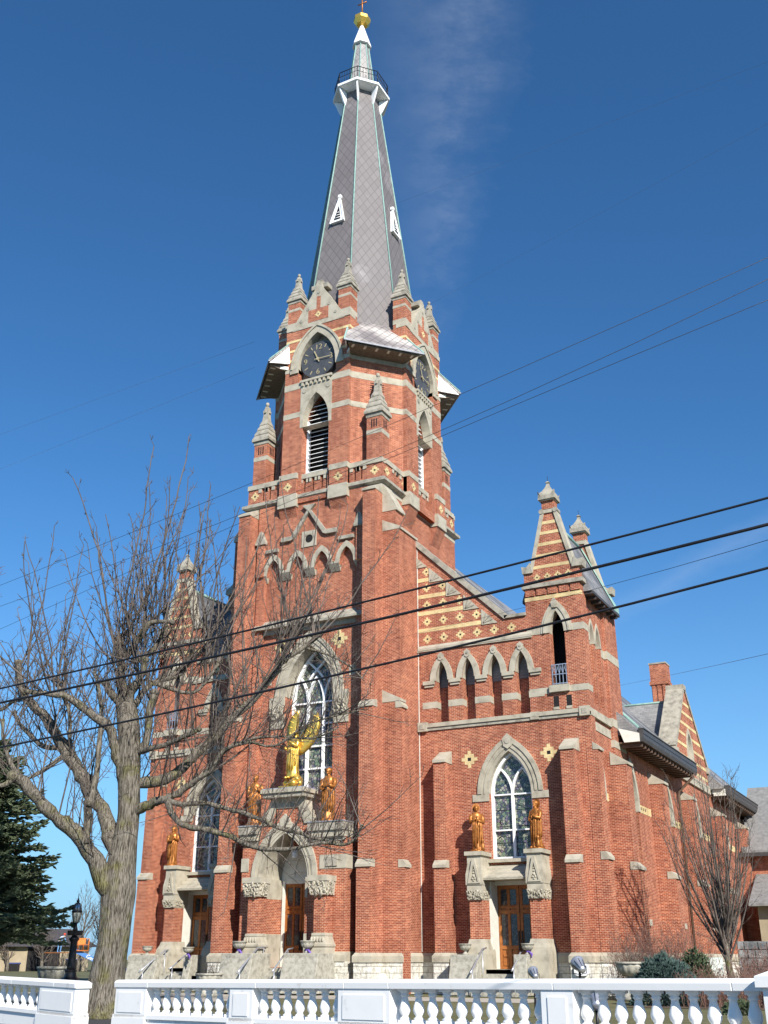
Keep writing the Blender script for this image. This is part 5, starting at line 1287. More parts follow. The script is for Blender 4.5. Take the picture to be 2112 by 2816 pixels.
# ------------------------------------------------------------------ white balustrade
def balustrade(A, B, zA, zB, bays, piers, label, L0, L1, endpiers=()):
    A = Vector((*A, 0)); B = Vector((*B, 0)); u = (B-A).normalized(); L = (B-A).length
    fr = (A, u)
    def zt(t): return zA+(zB-zA)*t/L
    o = empty('white_balustrade', (A.x, A.y, .17), label, 'balustrade')
    def bar(b, t0, t1, za, zb, d0, d1, m=WHB):
        P = lambda t: [fp(fr, t, zt(t)+za, d0), fp(fr, t, zt(t)+za, d1), fp(fr, t, zt(t)+zb, d1), fp(fr, t, zt(t)+zb, d0)]
        b.loft([P(t0), P(t1)], m)
    b = MB()
    ts = [L0]+[t for t in (1.45, 4.9, 7.25, 8.3, 11.6, 14.4) if L0 < t < L1]+[L1]
    for i in range(len(ts)-1):       # separate rail stones with open joints
        t0, t1 = ts[i], ts[i+1]-.008
        P = lambda t: [fp(fr, t, zt(t)-.15, -.19), fp(fr, t, zt(t)-.15, .19), fp(fr, t, zt(t)-.05, .20), fp(fr, t, zt(t)-.012, .15), fp(fr, t, zt(t), .10), fp(fr, t, zt(t), -.10), fp(fr, t, zt(t)-.05, -.20)]
        b.loft([P(t0), P(t1)], WHB)
    b.build('top_rail', o, bevel=.008)
    b = MB(); bar(b, L0, L1, -1.6, -.68, -.13, .13); bar(b, L0, L1, -.74, -.66, -.17, .17); b.build('plinth', o)
    for t0, t1 in piers:
        b = MB(); bar(b, t0, t1, -1.6, -.152, -.17, .17); bar(b, t0+.12, t1-.12, -.62, -.24, .17, .185)
        bar(b, t0-.03, t1+.03, -1.6, -.72, -.20, .20); b.build('pier', o)
    for t0, t1 in endpiers:
        b = MB(); bar(b, t0, t1, -1.6, -.10, -.27, .27); bar(b, t0+.1, t1-.1, -.65, -.25, .27, .29); bar(b, t0-.06, t1+.06, -.10, .03, -.34, .34)
        P = lambda t, z, d: fp(fr, t, zt(t)+z, d)
        b.loft([[P(t0-.06, .03, -.34), P(t1+.06, .03, -.34), P(t1+.06, .03, .34), P(t0-.06, .03, .34)], [P(t0+.1, .10, -.15), P(t1-.1, .10, -.15), P(t1-.1, .10, .15), P(t0+.1, .10, .15)]], WHB); b.build('end_pier', o)
    first = None
    for t0, t1, n in bays:
        for k in range(n):
            t = t0+(t1-t0)*k/(n-1); p = Vector(fp(fr, t, zt(t)-.68, 0))
            if first is None:
                b = MB(); 
                def sq(r, z): return [(p.x-r, p.y-r, p.z+z), (p.x+r, p.y-r, p.z+z), (p.x+r, p.y+r, p.z+z), (p.x-r, p.y+r, p.z+z)]
                b.loft([sq(.086, 0), sq(.086, .07)], WHB); b.loft([sq(.090, .49), sq(.090, .55)], WHB)
                b.lathe(p, [(.07, .065), (.085, .075), (.085, .095), (.055, .115), (.055, .13), (.078, .16), (.094, .20), (.094, .235), (.080, .29), (.062, .345), (.050, .40), (.055, .42), (.072, .43), (.072, .445), (.056, .455), (.075, .48), (.085, .495)], WHB, 20)
                first = b.build('baluster', o); first_p = p.copy()
            else:
                c = first.copy(); COL.objects.link(c); c.parent = o; c.location = first.location+(p-first_p)
    return o
balustrade((-16.75, 19.44), (-2.835, 15.453), 1.215, 1.405, [(1.55, 3.96, 8), (4.94, 6.91, 7), (8.49, 11.22, 10), (12.04, 14.58, 10)], [(.27, 1.38), (4.12, 4.80), (7.08, 8.30), (11.36, 11.92)], 'long white painted concrete balustrade across the foreground', .22, 15.0, [(14.85, 15.45)])
balustrade((-22.04-.884*4.0, 21.18+.353*4.0), (-17.66, 19.53), 1.26, 1.175, [(.60, 6.20, 14)], [(6.5, 8.30)], 'short white balustrade left of the gap by the maple trunk', -.05, 8.36)
# ------------------------------------------------------------------ bare maple with limbs set out from the photograph
LIMBS = [
('trunk', [(-20.97,24.0,0.18,0.627),(-20.99,23.99,0.44,0.542),(-21.02,23.98,0.89,0.477),(-20.99,23.99,1.51,0.442),(-20.93,24.02,2.14,0.416),(-20.92,24.03,2.89,0.431),(-20.91,24.03,3.45,0.444),(-20.91,24.03,4.06,0.397),(-20.87,24.06,4.81,0.339),(-20.85,24.07,5.25,0.315),(-20.9,24.04,6.21,0.314),(-20.98,24.0,7.33,0.318),(-21.11,23.93,8.2,0.322),(-21.17,23.9,8.59,0.269)]),
('a', [(-20.98,24.0,3.17,0.251),(-21.15,23.67,3.56,0.234),(-21.49,23.25,4.39,0.217),(-21.85,22.82,4.98,0.2),(-22.06,22.46,5.25,0.182),(-22.34,22.07,5.65,0.165),(-22.65,21.67,6.13,0.148),(-22.74,21.38,6.25,0.13)]),
('a1', [(-21.41,23.1,4.56,0.121),(-21.38,23.0,5.47,0.117),(-21.3,22.92,5.65,0.111)]),
('a2', [(-21.36,23.01,5.57,0.086),(-21.36,23.12,6.12,0.078),(-21.41,23.21,6.96,0.07),(-21.51,23.27,8.12,0.061),(-21.7,23.28,8.9,0.053),(-21.95,23.26,9.49,0.043)]),
('a3', [(-22.66,21.65,6.14,0.075),(-22.9,21.41,6.6,0.064),(-23.08,21.2,7.18,0.052),(-23.09,21.08,7.77,0.041)]),
('a4', [(-22.69,21.41,6.19,0.09),(-22.9,21.13,5.98,0.067),(-23.15,20.83,6.05,0.044)]),
('b', [(-20.97,24.0,4.32,0.245),(-21.34,23.96,4.82,0.233),(-21.62,23.97,5.38,0.22),(-22.12,23.86,6.04,0.207),(-22.52,23.8,6.57,0.194),(-23.0,23.71,7.11,0.181),(-23.42,23.64,7.72,0.167),(-23.91,23.54,8.31,0.153),(-24.45,23.41,8.79,0.138),(-24.84,23.36,9.13,0.123),(-25.16,23.34,9.85,0.108),(-25.33,23.41,10.23,0.092)]),
('b1', [(-23.18,23.63,7.2,0.081),(-23.25,23.41,6.97,0.07),(-23.43,23.13,6.69,0.059),(-23.73,22.78,6.4,0.047)]),
('b2', [(-23.33,23.67,7.42,0.076),(-23.89,23.54,7.5,0.07),(-24.35,23.47,7.8,0.063),(-24.86,23.37,8.25,0.057),(-25.15,23.39,8.64,0.051)]),
('b3', [(-23.03,23.71,7.27,0.07),(-23.14,23.73,8.12,0.06),(-23.3,23.72,8.68,0.05),(-23.63,23.62,9.3,0.039)]),
('b4', [(-24.86,23.54,9.08,0.068),(-25.34,23.48,9.06,0.06),(-25.73,23.46,8.81,0.053),(-26.25,23.37,8.73,0.046)]),
('c', [(-21.05,23.96,6.32,0.168),(-21.14,23.75,7.02,0.154),(-21.29,23.51,7.71,0.14),(-21.45,23.27,7.96,0.126),(-21.92,22.86,8.37,0.112),(-22.23,22.53,8.65,0.097),(-22.53,22.22,8.67,0.083),(-23.04,21.79,8.73,0.068)]),
('c1', [(-22.31,22.62,8.68,0.074),(-22.48,22.48,8.87,0.058),(-22.53,22.39,9.24,0.043)]),
('d', [(-21.12,23.92,8.32,0.15),(-21.38,23.86,9.1,0.138),(-21.53,23.86,9.9,0.125),(-21.64,23.88,10.66,0.111)]),
('d1', [(-21.12,23.92,8.48,0.129),(-20.95,23.86,9.05,0.115),(-20.67,23.86,9.33,0.101),(-20.52,23.79,9.82,0.087)]),
('d2', [(-21.18,23.89,8.43,0.129),(-21.42,23.59,8.77,0.102),(-21.55,23.36,9.14,0.075)]),
('d3', [(-21.33,23.81,9.97,0.11),(-20.85,23.84,10.57,0.095),(-20.42,23.84,10.98,0.08),(-19.76,23.96,10.92,0.065)]),
('d4', [(-21.11,23.93,9.83,0.088),(-20.71,24.29,10.19,0.079),(-20.56,24.52,10.78,0.071),(-20.54,24.68,11.06,0.062)]),
('e', [(-21.0,23.99,6.27,0.178),(-20.31,24.52,6.35,0.167),(-20.07,24.81,6.51,0.156),(-19.69,25.18,6.97,0.145),(-19.11,25.66,7.79,0.135),(-18.65,26.07,8.49,0.124),(-18.18,26.48,9.19,0.113),(-17.85,26.83,9.9,0.101),(-17.63,27.11,10.33,0.089),(-17.29,27.46,10.68,0.076),(-16.92,27.82,11.14,0.064)]),
('e1', [(-17.95,27.06,10.03,0.074),(-17.62,27.06,10.75,0.06),(-17.32,27.05,11.1,0.046)]),
('f', [(-20.74,24.12,5.41,0.166),(-20.53,24.09,5.52,0.152),(-20.16,24.13,5.65,0.138),(-19.82,24.16,5.75,0.125),(-19.5,24.17,5.8,0.111),(-19.1,24.23,6.0,0.098),(-18.71,24.29,6.25,0.085),(-18.25,24.38,6.52,0.072),(-17.89,24.41,7.05,0.059),(-17.2,24.63,7.24,0.046)]),
('f1', [(-19.51,24.09,5.7,0.097),(-19.22,24.12,5.22,0.091),(-18.95,24.14,5.04,0.085),(-18.59,24.21,4.94,0.08),(-18.17,24.31,4.87,0.075),(-17.52,24.53,4.66,0.069),(-17.17,24.59,4.5,0.064),(-16.73,24.7,4.37,0.059),(-16.1,24.91,4.33,0.054),(-15.58,25.06,4.39,0.049),(-15.06,25.21,4.48,0.044),(-14.54,25.36,4.42,0.039),(-14.2,25.42,4.56,0.034),(-13.99,25.41,4.89,0.029)]),
('f2', [(-19.52,24.09,5.73,0.082),(-19.07,24.23,5.6,0.077),(-18.66,24.36,5.63,0.073),(-18.16,24.53,5.56,0.069),(-17.69,24.69,5.41,0.064),(-17.31,24.8,5.32,0.06),(-16.81,24.97,5.1,0.056),(-16.38,25.1,4.9,0.052),(-15.86,25.28,4.77,0.047),(-15.43,25.42,4.62,0.043),(-14.76,25.68,4.5,0.039)]),
('g', [(-20.84,24.07,7.15,0.095),(-20.31,23.97,7.18,0.08),(-19.47,24.04,7.34,0.066),(-18.59,24.12,7.63,0.052)]),
('g1', [(-20.63,24.07,7.17,0.137),(-20.46,24.12,7.44,0.12),(-20.44,24.1,8.31,0.103),(-20.33,24.12,8.89,0.086)]),
('h', [(-20.95,24.01,8.54,0.102),(-21.01,24.27,8.84,0.093),(-20.81,24.65,9.36,0.083),(-20.31,25.2,9.66,0.073),(-20.18,25.55,10.43,0.062)]),
('h1', [(-20.67,24.5,9.27,0.077),(-20.62,24.67,9.26,0.069),(-20.09,25.09,9.07,0.061),(-19.7,25.43,9.18,0.053),(-19.29,25.79,10.06,0.045)]),
('k', [(-18.53,24.38,6.45,0.046),(-17.73,24.58,7.18,0.04),(-16.72,24.88,7.39,0.033),(-15.52,25.28,7.3,0.027),(-14.8,25.44,7.57,0.02)]),
('k1', [(-17.16,24.65,7.24,0.041),(-16.42,24.81,7.1,0.032),(-15.52,25.06,7.67,0.024),(-14.08,25.59,8.03,0.015)]),
('k2', [(-17.31,27.5,10.69,0.046),(-16.58,27.74,10.43,0.036),(-15.9,27.94,10.04,0.026),(-15.43,28.04,9.55,0.017)]),
]
WIRES = [
(0.01, [(0.929,25.336,19.429),(-2.049,24.033,17.874),(-4.943,22.781,16.404),(-7.763,21.573,15.012),(-10.521,20.404,13.69),(-13.227,19.269,12.432),(-15.888,18.163,11.232),(-18.513,17.082,10.087),(-21.11,16.024,8.991)]),
(0.01, [(0.839,25.288,18.866),(-2.141,24.102,17.269),(-5.05,22.965,15.791),(-7.908,21.867,14.42),(-10.728,20.801,13.145),(-13.527,19.761,11.957),(-16.317,18.739,10.85),(-19.11,17.73,9.816),(-21.92,16.728,8.85)]),
(0.01, [(0.688,25.209,17.921),(-2.22,24.169,16.752),(-5.122,23.152,15.578),(-8.022,22.157,14.397),(-10.925,21.182,13.207),(-13.836,20.227,12.006),(-16.76,19.289,10.793),(-19.703,18.369,9.566),(-22.671,17.463,8.322)]),
(0.016, [(-0.116,11.234,6.363),(-1.353,11.248,6.245),(-2.71,11.283,6.134),(-4.214,11.341,6.028),(-5.898,11.425,5.927),(-7.807,11.539,5.832),(-10.0,11.691,5.742),(-12.556,11.889,5.659),(-15.588,12.146,5.582)]),
(0.021, [(-0.167,11.207,6.045),(-1.391,11.229,5.934),(-2.735,11.27,5.831),(-4.226,11.335,5.734),(-5.899,11.424,5.644),(-7.797,11.545,5.562),(-9.981,11.702,5.488),(-12.529,11.904,5.423),(-15.555,12.163,5.37)]),
(0.007, [(-0.26,15.676,7.639),(-1.278,16.497,7.791),(-2.467,17.482,7.995),(-3.881,18.682,8.264),(-5.601,20.169,8.622),(-7.748,22.057,9.1),(-10.516,24.522,9.752),(-14.236,27.871,10.67),(-19.523,32.669,12.022)]),
(0.017, [(-0.242,11.167,5.572),(-1.451,11.197,5.432),(-2.778,11.248,5.297),(-4.25,11.322,5.17),(-5.9,11.424,5.048),(-7.774,11.557,4.933),(-9.93,11.728,4.824),(-12.448,11.946,4.723),(-15.44,12.224,4.629)]),
(0.011, [(-1.022,28.829,9.391),(-1.891,30.33,9.69),(-2.879,32.049,10.039),(-4.012,34.036,10.448),(-5.327,36.357,10.933),(-6.876,39.103,11.514),(-8.727,42.403,12.22),(-10.983,46.439,13.092),(-13.794,51.489,14.192)]),
(0.004, [(2.331,30.589,30.373),(0.423,28.935,28.746),(-1.362,27.373,27.211),(-3.033,25.899,25.761),(-4.598,24.504,24.391),(-6.065,23.185,23.096),(-7.441,21.935,21.869),(-8.732,20.751,20.707),(-9.944,19.627,19.605)]),
(0.004, [(2.008,30.42,28.353),(0.113,28.772,26.453),(-1.645,27.225,24.674),(-3.277,25.771,23.006),(-4.794,24.401,21.442),(-6.205,23.111,19.972),(-7.518,21.894,18.591),(-8.74,20.746,17.291),(-9.879,19.661,16.068)]),
(0.004, [(-17.745,24.567,20.46),(-18.62,23.468,19.513),(-19.447,22.418,18.608),(-20.229,21.415,17.745),(-20.968,20.455,16.919),(-21.666,19.536,16.129),(-22.328,18.656,15.373),(-22.953,17.812,14.649),(-23.545,17.004,13.955)]),
(0.004, [(-17.704,24.589,19.487),(-18.564,23.498,18.515),(-19.375,22.456,17.588),(-20.14,21.461,16.703),(-20.863,20.51,15.858),(-21.545,19.6,15.05),(-22.189,18.729,14.279),(-22.797,17.895,13.541),(-23.371,17.095,12.834)]),
]
def rot_dir(rd, d, ang):
    p = d.orthogonal().normalized(); q = d.cross(p); a = rd.random()*2*math.pi
    return (d*math.cos(ang)+(p*math.cos(a)+q*math.sin(a))*math.sin(ang)).normalized()
def smooth(pts, rad, k=3):
    P = [Vector(p) for p in pts]; out = []; ro = []
    n = len(P)
    for i in range(n-1):
        p0 = P[max(i-1, 0)]; p1 = P[i]; p2 = P[i+1]; p3 = P[min(i+2, n-1)]
        for j in range(k):
            t = j/k
            out.append(.5*((2*p1)+(p2-p0)*t+(2*p0-5*p1+4*p2-p3)*t*t+(3*p1-p0-3*p2+p3)*t*t*t)); ro.append(rad[i]*(1-t)+rad[i+1]*t)
    out.append(P[-1]); ro.append(rad[-1]); return out, ro
def shoot(b, rd, p, d, L, r0, m, up=.25, wob=.12, twigs=1.0, tl=.7, sub=True):
    n = max(4, int(L/.45)); pts = [p]; dirs = []
    st = L/n; q = p.copy(); d = d.copy()
    for i in range(n):
        d = (d+Vector((rd.gauss(0, wob), rd.gauss(0, wob), up*.35+rd.gauss(0, wob*.5)))).normalized(); q = q+d*st; pts.append(q.copy()); dirs.append(d.copy())
    b.tube(pts, [r0*(1-.62*i/n) for i in range(n+1)], m, 4 if r0 < .022 else 5, True, False)
    for i in range(1, n+1):
        if rd.random() > twigs: continue
        dd = rot_dir(rd, dirs[i-1], .55+.35*rd.random()); dd.z += .15; dd.normalize()
        l = tl*(.35+.9*rd.random())*(1.15-.6*i/n); a = pts[i]
        t1 = a+dd*l*.5+Vector((rd.gauss(0, .03), rd.gauss(0, .03), rd.gauss(0, .03))); t2 = t1+(dd+Vector((rd.gauss(0, .2), rd.gauss(0, .2), .18+rd.gauss(0, .1)))).normalized()*l*.5
        rr = max(.0065, min(.011, r0*.45)); b.tube([a, t1, t2], [rr, rr*.85, rr*.6], m, 3, True, False)
        if sub:
            for k in range(2):
                d3 = rot_dir(rd, (t2-t1).normalized(), .7); b.tube([t1, t1+d3*l*.4], [rr*.75, rr*.5], m, 3, True, False)
MT = empty('maple_tree', (-20.97, 24.0, .17), 'large pollarded maple without leaves in front of the church', 'tree')
LT = dict(LIMBS)
b = MB(); pts = [p[:3] for p in LT['trunk']]; rad = [p[3] for p in LT['trunk']]
pp, rr = smooth(pts, rad, 4)
# knobbly trunk: rings displaced with noise
rings = []
for i, (p, r) in enumerate(zip(pp, rr)):
    ring = []
    for k in range(28):
        a = 2*math.pi*k/28; v = Vector((math.cos(a), math.sin(a), 0)); fl = max(0, 1.1-(p.z-.1))*.24
        nz_ = noise.noise(Vector((math.cos(a)*1.8, math.sin(a)*1.8, p.z*.8)))*.10+noise.noise(Vector((math.cos(a)*5, math.sin(a)*5, p.z*1.6)))*.06
        ring.append(tuple(p+v*r*(1+nz_+fl*max(0, math.sin(5*a+1))**2)))
    rings.append(ring)
b.loft(rings, BARK, True, True); b.build('trunk', MT)
b = MB(); rd = random.Random(12)
for nm, L in LIMBS:
    if nm == 'trunk': continue
    pp, rr = smooth([p[:3] for p in L], [p[3] for p in L], 3)
    for i in range(1, len(pp)-1):
        s = rr[i]*.14; pp[i] = pp[i]+Vector((rd.gauss(0, s), rd.gauss(0, s), rd.gauss(0, s))); rr[i] *= 1+rd.gauss(0, .09)
    b.tube(pp, rr, BARK, 10)
    e = pp[-1]; R = rr[-1]*1.35                      # pollard knob at the cut end
    b.lathe((e.x, e.y, e.z-R), [(R*.4, 0), (R*.95, R*.5), (R*1.1, R), (R*.8, R*1.6), (R*.2, R*1.95)], BARK, 8)
b.build('limbs', MT)
b = MB(); rd = random.Random(99)
# (limb, shoots per metre, longest shoot, upward pull)
SH = {'a': (3.5, 5.5, .5), 'a2': (4, 3.6, .5), 'a3': (5, 4, .6), 'a4': (5, 4.5, .6), 'b': (3.5, 4.8, .5), 'b1': (4, 3.2, .4), 'b2': (4, 4, .5), 'b3': (6, 4, .6), 'b4': (5, 4.4, .6), 'c': (5, 5.6, .65), 'c1': (8, 5.6, .65), 'd': (7, 8.0, .8), 'd1': (6, 7.2, .8), 'd2': (5, 3.6, .6), 'd3': (6, 6.6, .75), 'd4': (7, 7.4, .8), 'e': (6.5, 6.4, .7), 'e1': (9, 5.4, .7), 'f': (6, 4.6, .5), 'f1': (8, 2.6, .2), 'f2': (8, 2.6, .2), 'g': (5, 3.6, .45), 'g1': (5, 4.2, .6), 'h': (8, 7.0, .75), 'h1': (8, 6.4, .75), 'k': (8, 2.8, .35), 'k1': (8, 2.2, .3), 'k2': (9, 3.0, .45), 'trunk': (2.2, 1.8, .25), 'a1': (3, 1.6, .3)}
for nm, L in LIMBS:
    dens, Lm, up = SH.get(nm, (3, 2.5, .4)); dens *= 1.6
    pp, rr = smooth([p[:3] for p in L], [p[3] for p in L], 3)
    for i in range(len(pp)-1):
        if nm == 'trunk' and pp[i].z < 3.2: continue
        sg = (pp[i+1]-pp[i]); n = dens*sg.length; n = int(n)+(rd.random() < n-int(n))
        t = i/len(pp)
        if nm in ('a', 'b', 'c', 'e', 'f') and t < .25: n = int(n*.5)
        for k in range(n):
            p = pp[i].lerp(pp[i+1], rd.random()); side = rot_dir(rd, sg.normalized(), 1.45)
            d = (side*.85+Vector((0, 0, .35+up))+sg.normalized()*.25).normalized()
            low = rd.random() < (.30 if up < .5 else .10)
            if low: d = (side+Vector((0, 0, -.1))).normalized()
            Ln = Lm*(.30+.75*rd.random()**1.3)*(.55+.45*t)*(.45 if low else 1)
            shoot(b, rd, p, d, Ln, (.010+.0042*Ln), TWIG, up*(0.36 if not low else .15), .075, .80, .75)
b.build('twigs', MT)
# ------------------------------------------------------------------ other bare trees
def bare_tree(name, x, y, z, h, label, seed, r=.16, fork=.22, spread=.42, nb=9, m=TWIG, cat='tree', group=None, tw=.9):
    rd = random.Random(seed); o = empty(name, (x, y, z), label, cat, group)
    b = MB(); pts = [Vector((x, y, z))]; d = Vector((0, 0, 1)); n = 7
    for i in range(n): d = (d+Vector((rd.gauss(0, .05), rd.gauss(0, .05), .2))).normalized(); pts.append(pts[-1]+d*h*.75/n)
    b.tube(pts, [r*(1-.8*i/n) for i in range(n+1)], BARK, 8); b.build('trunk', o)
    b = MB()
    for k in range(nb):
        t = fork+(.95-fork)*k/nb; i = min(n-1, int(t*n)); p = pts[i].lerp(pts[i+1], t*n-i)
        dd = rot_dir(rd, Vector((0, 0, 1)), spread+.35*rd.random()); L = h*(.55-.22*t)*(.8+.4*rd.random())
        n2 = 6; q = [p]; d2 = dd
        for j in range(n2): d2 = (d2+Vector((rd.gauss(0, .1), rd.gauss(0, .1), .16))).normalized(); q.append(q[-1]+d2*L/n2)
        r2 = r*.42*(1-.5*t); b.tube(q, [r2*(1-.8*j/n2) for j in range(n2+1)], m, 5, True, False)
        for j in range(1, n2+1):
            for s in range(2):
                d3 = rot_dir(rd, (q[j]-q[j-1]).normalized(), .5+.3*rd.random()); shoot(b, rd, q[j], d3, L*.38*(1.1-.5*j/n2), r2*.35+.004, m, .25, .12, tw, h*.06, tw > .8)
    b.build('crown', o); return o
def upright_tree(x, y, z, h, label, seed):
    """small multi-leader ornamental tree, branches rising from a low fork"""
    rd = random.Random(seed); o = empty('ornamental_tree', (x, y, z), label, 'tree')
    b = MB(); b.tube([(x, y, z), (x+.01, y, z+.8), (x-.03, y, z+1.5), (x-.02, y, z+2.3)], [.17, .14, .125, .09], BARK, 10); b.build('trunk', o)
    b = MB()
    for k in range(34):
        a = 2*math.pi*k/26*2.39; sp = .16+.62*(k % 7)/7; p = Vector((x-.02, y, z+1.2+1.0*rd.random())); d = Vector((math.cos(a)*sp, math.sin(a)*sp, 1)).normalized()
        L = h*(.50+.32*rd.random())*(1-.25*sp); n = 8; q = [p]
        for j in range(n): d = (d+Vector((rd.gauss(0, .06), rd.gauss(0, .06), .10))).normalized(); q.append(q[-1]+d*L/n)
        r = .045+.02*rd.random(); b.tube(q, [r*(1-.85*j/n) for j in range(n+1)], TWIG, 5, True, False)
        for j in range(1, n+1):
            for s in range(2): shoot(b, rd, q[j], rot_dir(rd, (q[j]-q[j-1]).normalized(), .4+.3*rd.random()), (.5+.9*rd.random())*(1.15-.6*j/n), .011, TWIG, .3, .1, .9, .38, False)
    b.build('crown', o)
upright_tree(-9.1, 47.0, .17, 9.4, 'slender leafless ornamental tree behind the rough stone wall', 5)
bare_tree('maple_tree', -36.4, 25.0, .17, 15.5, 'leafless street tree reaching in from the left edge of the picture', 23, .36, .22, .5, 40, TWR)
for k, (x, y, h, sd_, lb) in enumerate(((-92.5, 100.5, 9.0, 31, 'tallest far bare tree between the lamp post and the maple trunk'), (-90, 101, 8.2, 32, 'far bare tree behind the orange lift basket'), (-103, 100, 5.8, 33, 'low far bare tree behind the dark roof of the tan house'), (-87, 99, 8.6, 34, 'far bare tree close against the maple trunk'), (-98, 100.5, 6.0, 35, 'small far bare tree left of the lamp post'), (-95, 108, 8.0, 36, 'far bare tree rising behind the blue boom of the lift'))):
    bare_tree('bare_tree', x, y, 0, h, lb, sd_, .22, .12, .42, 13, TWIG, 'tree', 'bare trees far behind the lawn', .7)
# ------------------------------------------------------------------ spruces and shrubs
def spray(b, rd, p, d, L, w, m):
    s = d.cross(Vector((0, 0, 1))); s = s.normalized() if s.length > .01 else Vector((1, 0, 0)); n = s.cross(d).normalized()
    a = rd.random()*3.14
    for k in range(2):
        v = (s*math.cos(a+k*1.57)+n*math.sin(a+k*1.57))*w
        b.face([b.bm.verts.new(q) for q in (p, p+d*L*.45+v, p+d*L, p+d*L*.45-v)], m)
def spruce(x, y, z, h, R, label, seed, m=NEE, trunk=True, whorls=46, name='spruce_tree', cat='tree', low=.24, sl=.30):
    rd = random.Random(seed); o = empty(name, (x, y, z), label, cat)
    b = MB(); b.tube([(x, y, z), (x, y, z+h*.5), (x, y, z+h*.98)], [.24 if trunk else .06, .13 if trunk else .03, .02], BARK, 8)
    c = MB()
    for w in range(whorls):
        t = low+(1-low)*w/whorls; zz = z+h*t; rr = R*(1-t)**.85*(.75+.5*rd.random())+.15
        nb = 11 if t < .6 else 8
        for k in range(nb):
            a = 2*math.pi*(k+rd.random()*.8)/nb+w*.7; d = Vector((math.cos(a), math.sin(a), rd.gauss(-.10, .16)+.35*t)); L = rr*(.7+.5*rd.random())
            n = max(4, int(L/.16)); p = Vector((x, y, zz+rd.gauss(0, .08))); q = [p.copy()]
            for j in range(n):
                d = (d+Vector((rd.gauss(0, .05), rd.gauss(0, .05), -.02+.06*j/n))).normalized(); p = p+d*L/n; q.append(p.copy())
            b.tube([q[0], q[len(q)//2], q[-1]], [.03 if trunk else .01, .02 if trunk else .008, .004], BARK, 4, True, False)
            for j in range(1, n+1):
                f = j/n
                if f < .22: continue
                for s in range(7 if trunk else 5):
                    sd2 = (d*(.55+.3*rd.random())+d.cross(Vector((0, 0, 1)))*rd.choice((-1, 1))*(.3+.6*rd.random())+Vector((0, 0, rd.gauss(-.12, .22)))).normalized()
                    spray(c, rd, q[j]+Vector((rd.gauss(0, .03), rd.gauss(0, .03), rd.gauss(0, .03))), sd2, sl*(.6+.7*rd.random()), sl*.15, m)
    b.build('trunk', o); c.build('crown', o, weld=False); return o
spruce(-32.2, 29.3, .17, 9.2, 3.6, 'dense dark green spruce at the left edge behind the balustrade', 8)
def mound(name, x, y, z, rx, ry, h, label, seed, m, n, L, wd, cat='shrub'):
    rd = random.Random(seed); o = empty(name, (x, y, z), label, cat); c = MB(); b = MB()
    for k in range(n):
        a = rd.random()*6.283; u = rd.random()**.5; ph = math.acos(1-rd.random()*.98); r = .82+.2*noise.noise(Vector((math.cos(a)*2, math.sin(a)*2, ph*2+seed)))
        dv = Vector((math.cos(a)*math.sin(ph), math.sin(a)*math.sin(ph), math.cos(ph))); k2 = r*(.72+.28*u)
        p = Vector((x+rx*dv.x*k2, y+ry*dv.y*k2, z+h*max(.03, dv.z)*k2)); d = (dv+Vector((rd.gauss(0, .4), rd.gauss(0, .4), rd.gauss(.1, .3)))).normalized()
        for j in range(3): spray(c, rd, p, (d+Vector((rd.gauss(0, .35), rd.gauss(0, .35), rd.gauss(0, .35)))).normalized(), L*(.6+.7*rd.random()), wd, m)
    for k in range(14):
        a = rd.random()*6.283; b.tube([(x, y, z), (x+rx*.45*math.cos(a), y+ry*.45*math.sin(a), z+h*.5)], [.03, .012], BARK, 5)
    b.build('stems', o); c.build('foliage', o, weld=False); return o
mound('blue_spruce_shrub', -9.75, 38.9, .17, 1.3, 1.0, 1.8, 'low mounded blue spruce shrub right of the stone planter', 4, NEB, 2600, .17, .022)
mound('yew_shrub', -8.95, 40.4, .17, .80, .8, 1.95, 'dark olive yew bush behind the blue spruce shrub', 6, NEE, 1300, .15, .022)
mound('low_juniper', -6.4, 33.8, .17, .55, .45, .38, 'small dark green juniper clump on the lawn beyond the right end of the balustrade', 16, NEE, 300, .13, .02)
def twiggy(name, x0, x1, y0, y1, z, h, n, label, seed, m, cat='shrub'):
    rd = random.Random(seed); o = empty(name, ((x0+x1)/2, (y0+y1)/2, z), label, cat); b = MB()
    for k in range(n):
        p = Vector((x0+(x1-x0)*rd.random(), y0+(y1-y0)*rd.random(), z)); d = Vector((rd.gauss(0, .22), rd.gauss(0, .22), 1)).normalized()
        shoot(b, rd, p, d, h*(.6+.5*rd.random()), .009, m, .15, .12, .95, h*.24, True)
    b.build('stems', o); return o
twiggy('deciduous_shrub', -12.6, -9.4, 43.2, 44.8, .17, 2.5, 330, 'tan leafless bush against the flank wall of the church', 11, TWR)
twiggy('deciduous_shrub', -13.4, -12.2, 44.2, 45.2, .17, 2.5, 22, 'tall thin leafless bush by the corner of the stair tower', 12, TWR)
twiggy('barberry_hedge', -8.9, -5.4, 37.6, 39.8, .17, 1.12, 420, 'low dark red leafless hedge in front of the benches', 13, TWR, 'hedge')
twiggy('barberry_hedge', -7.7, -4.2, 40.4, 42.6, .17, 1.75, 330, 'taller reddish leafless hedge in front of the rough stone wall', 14, TWR, 'hedge')
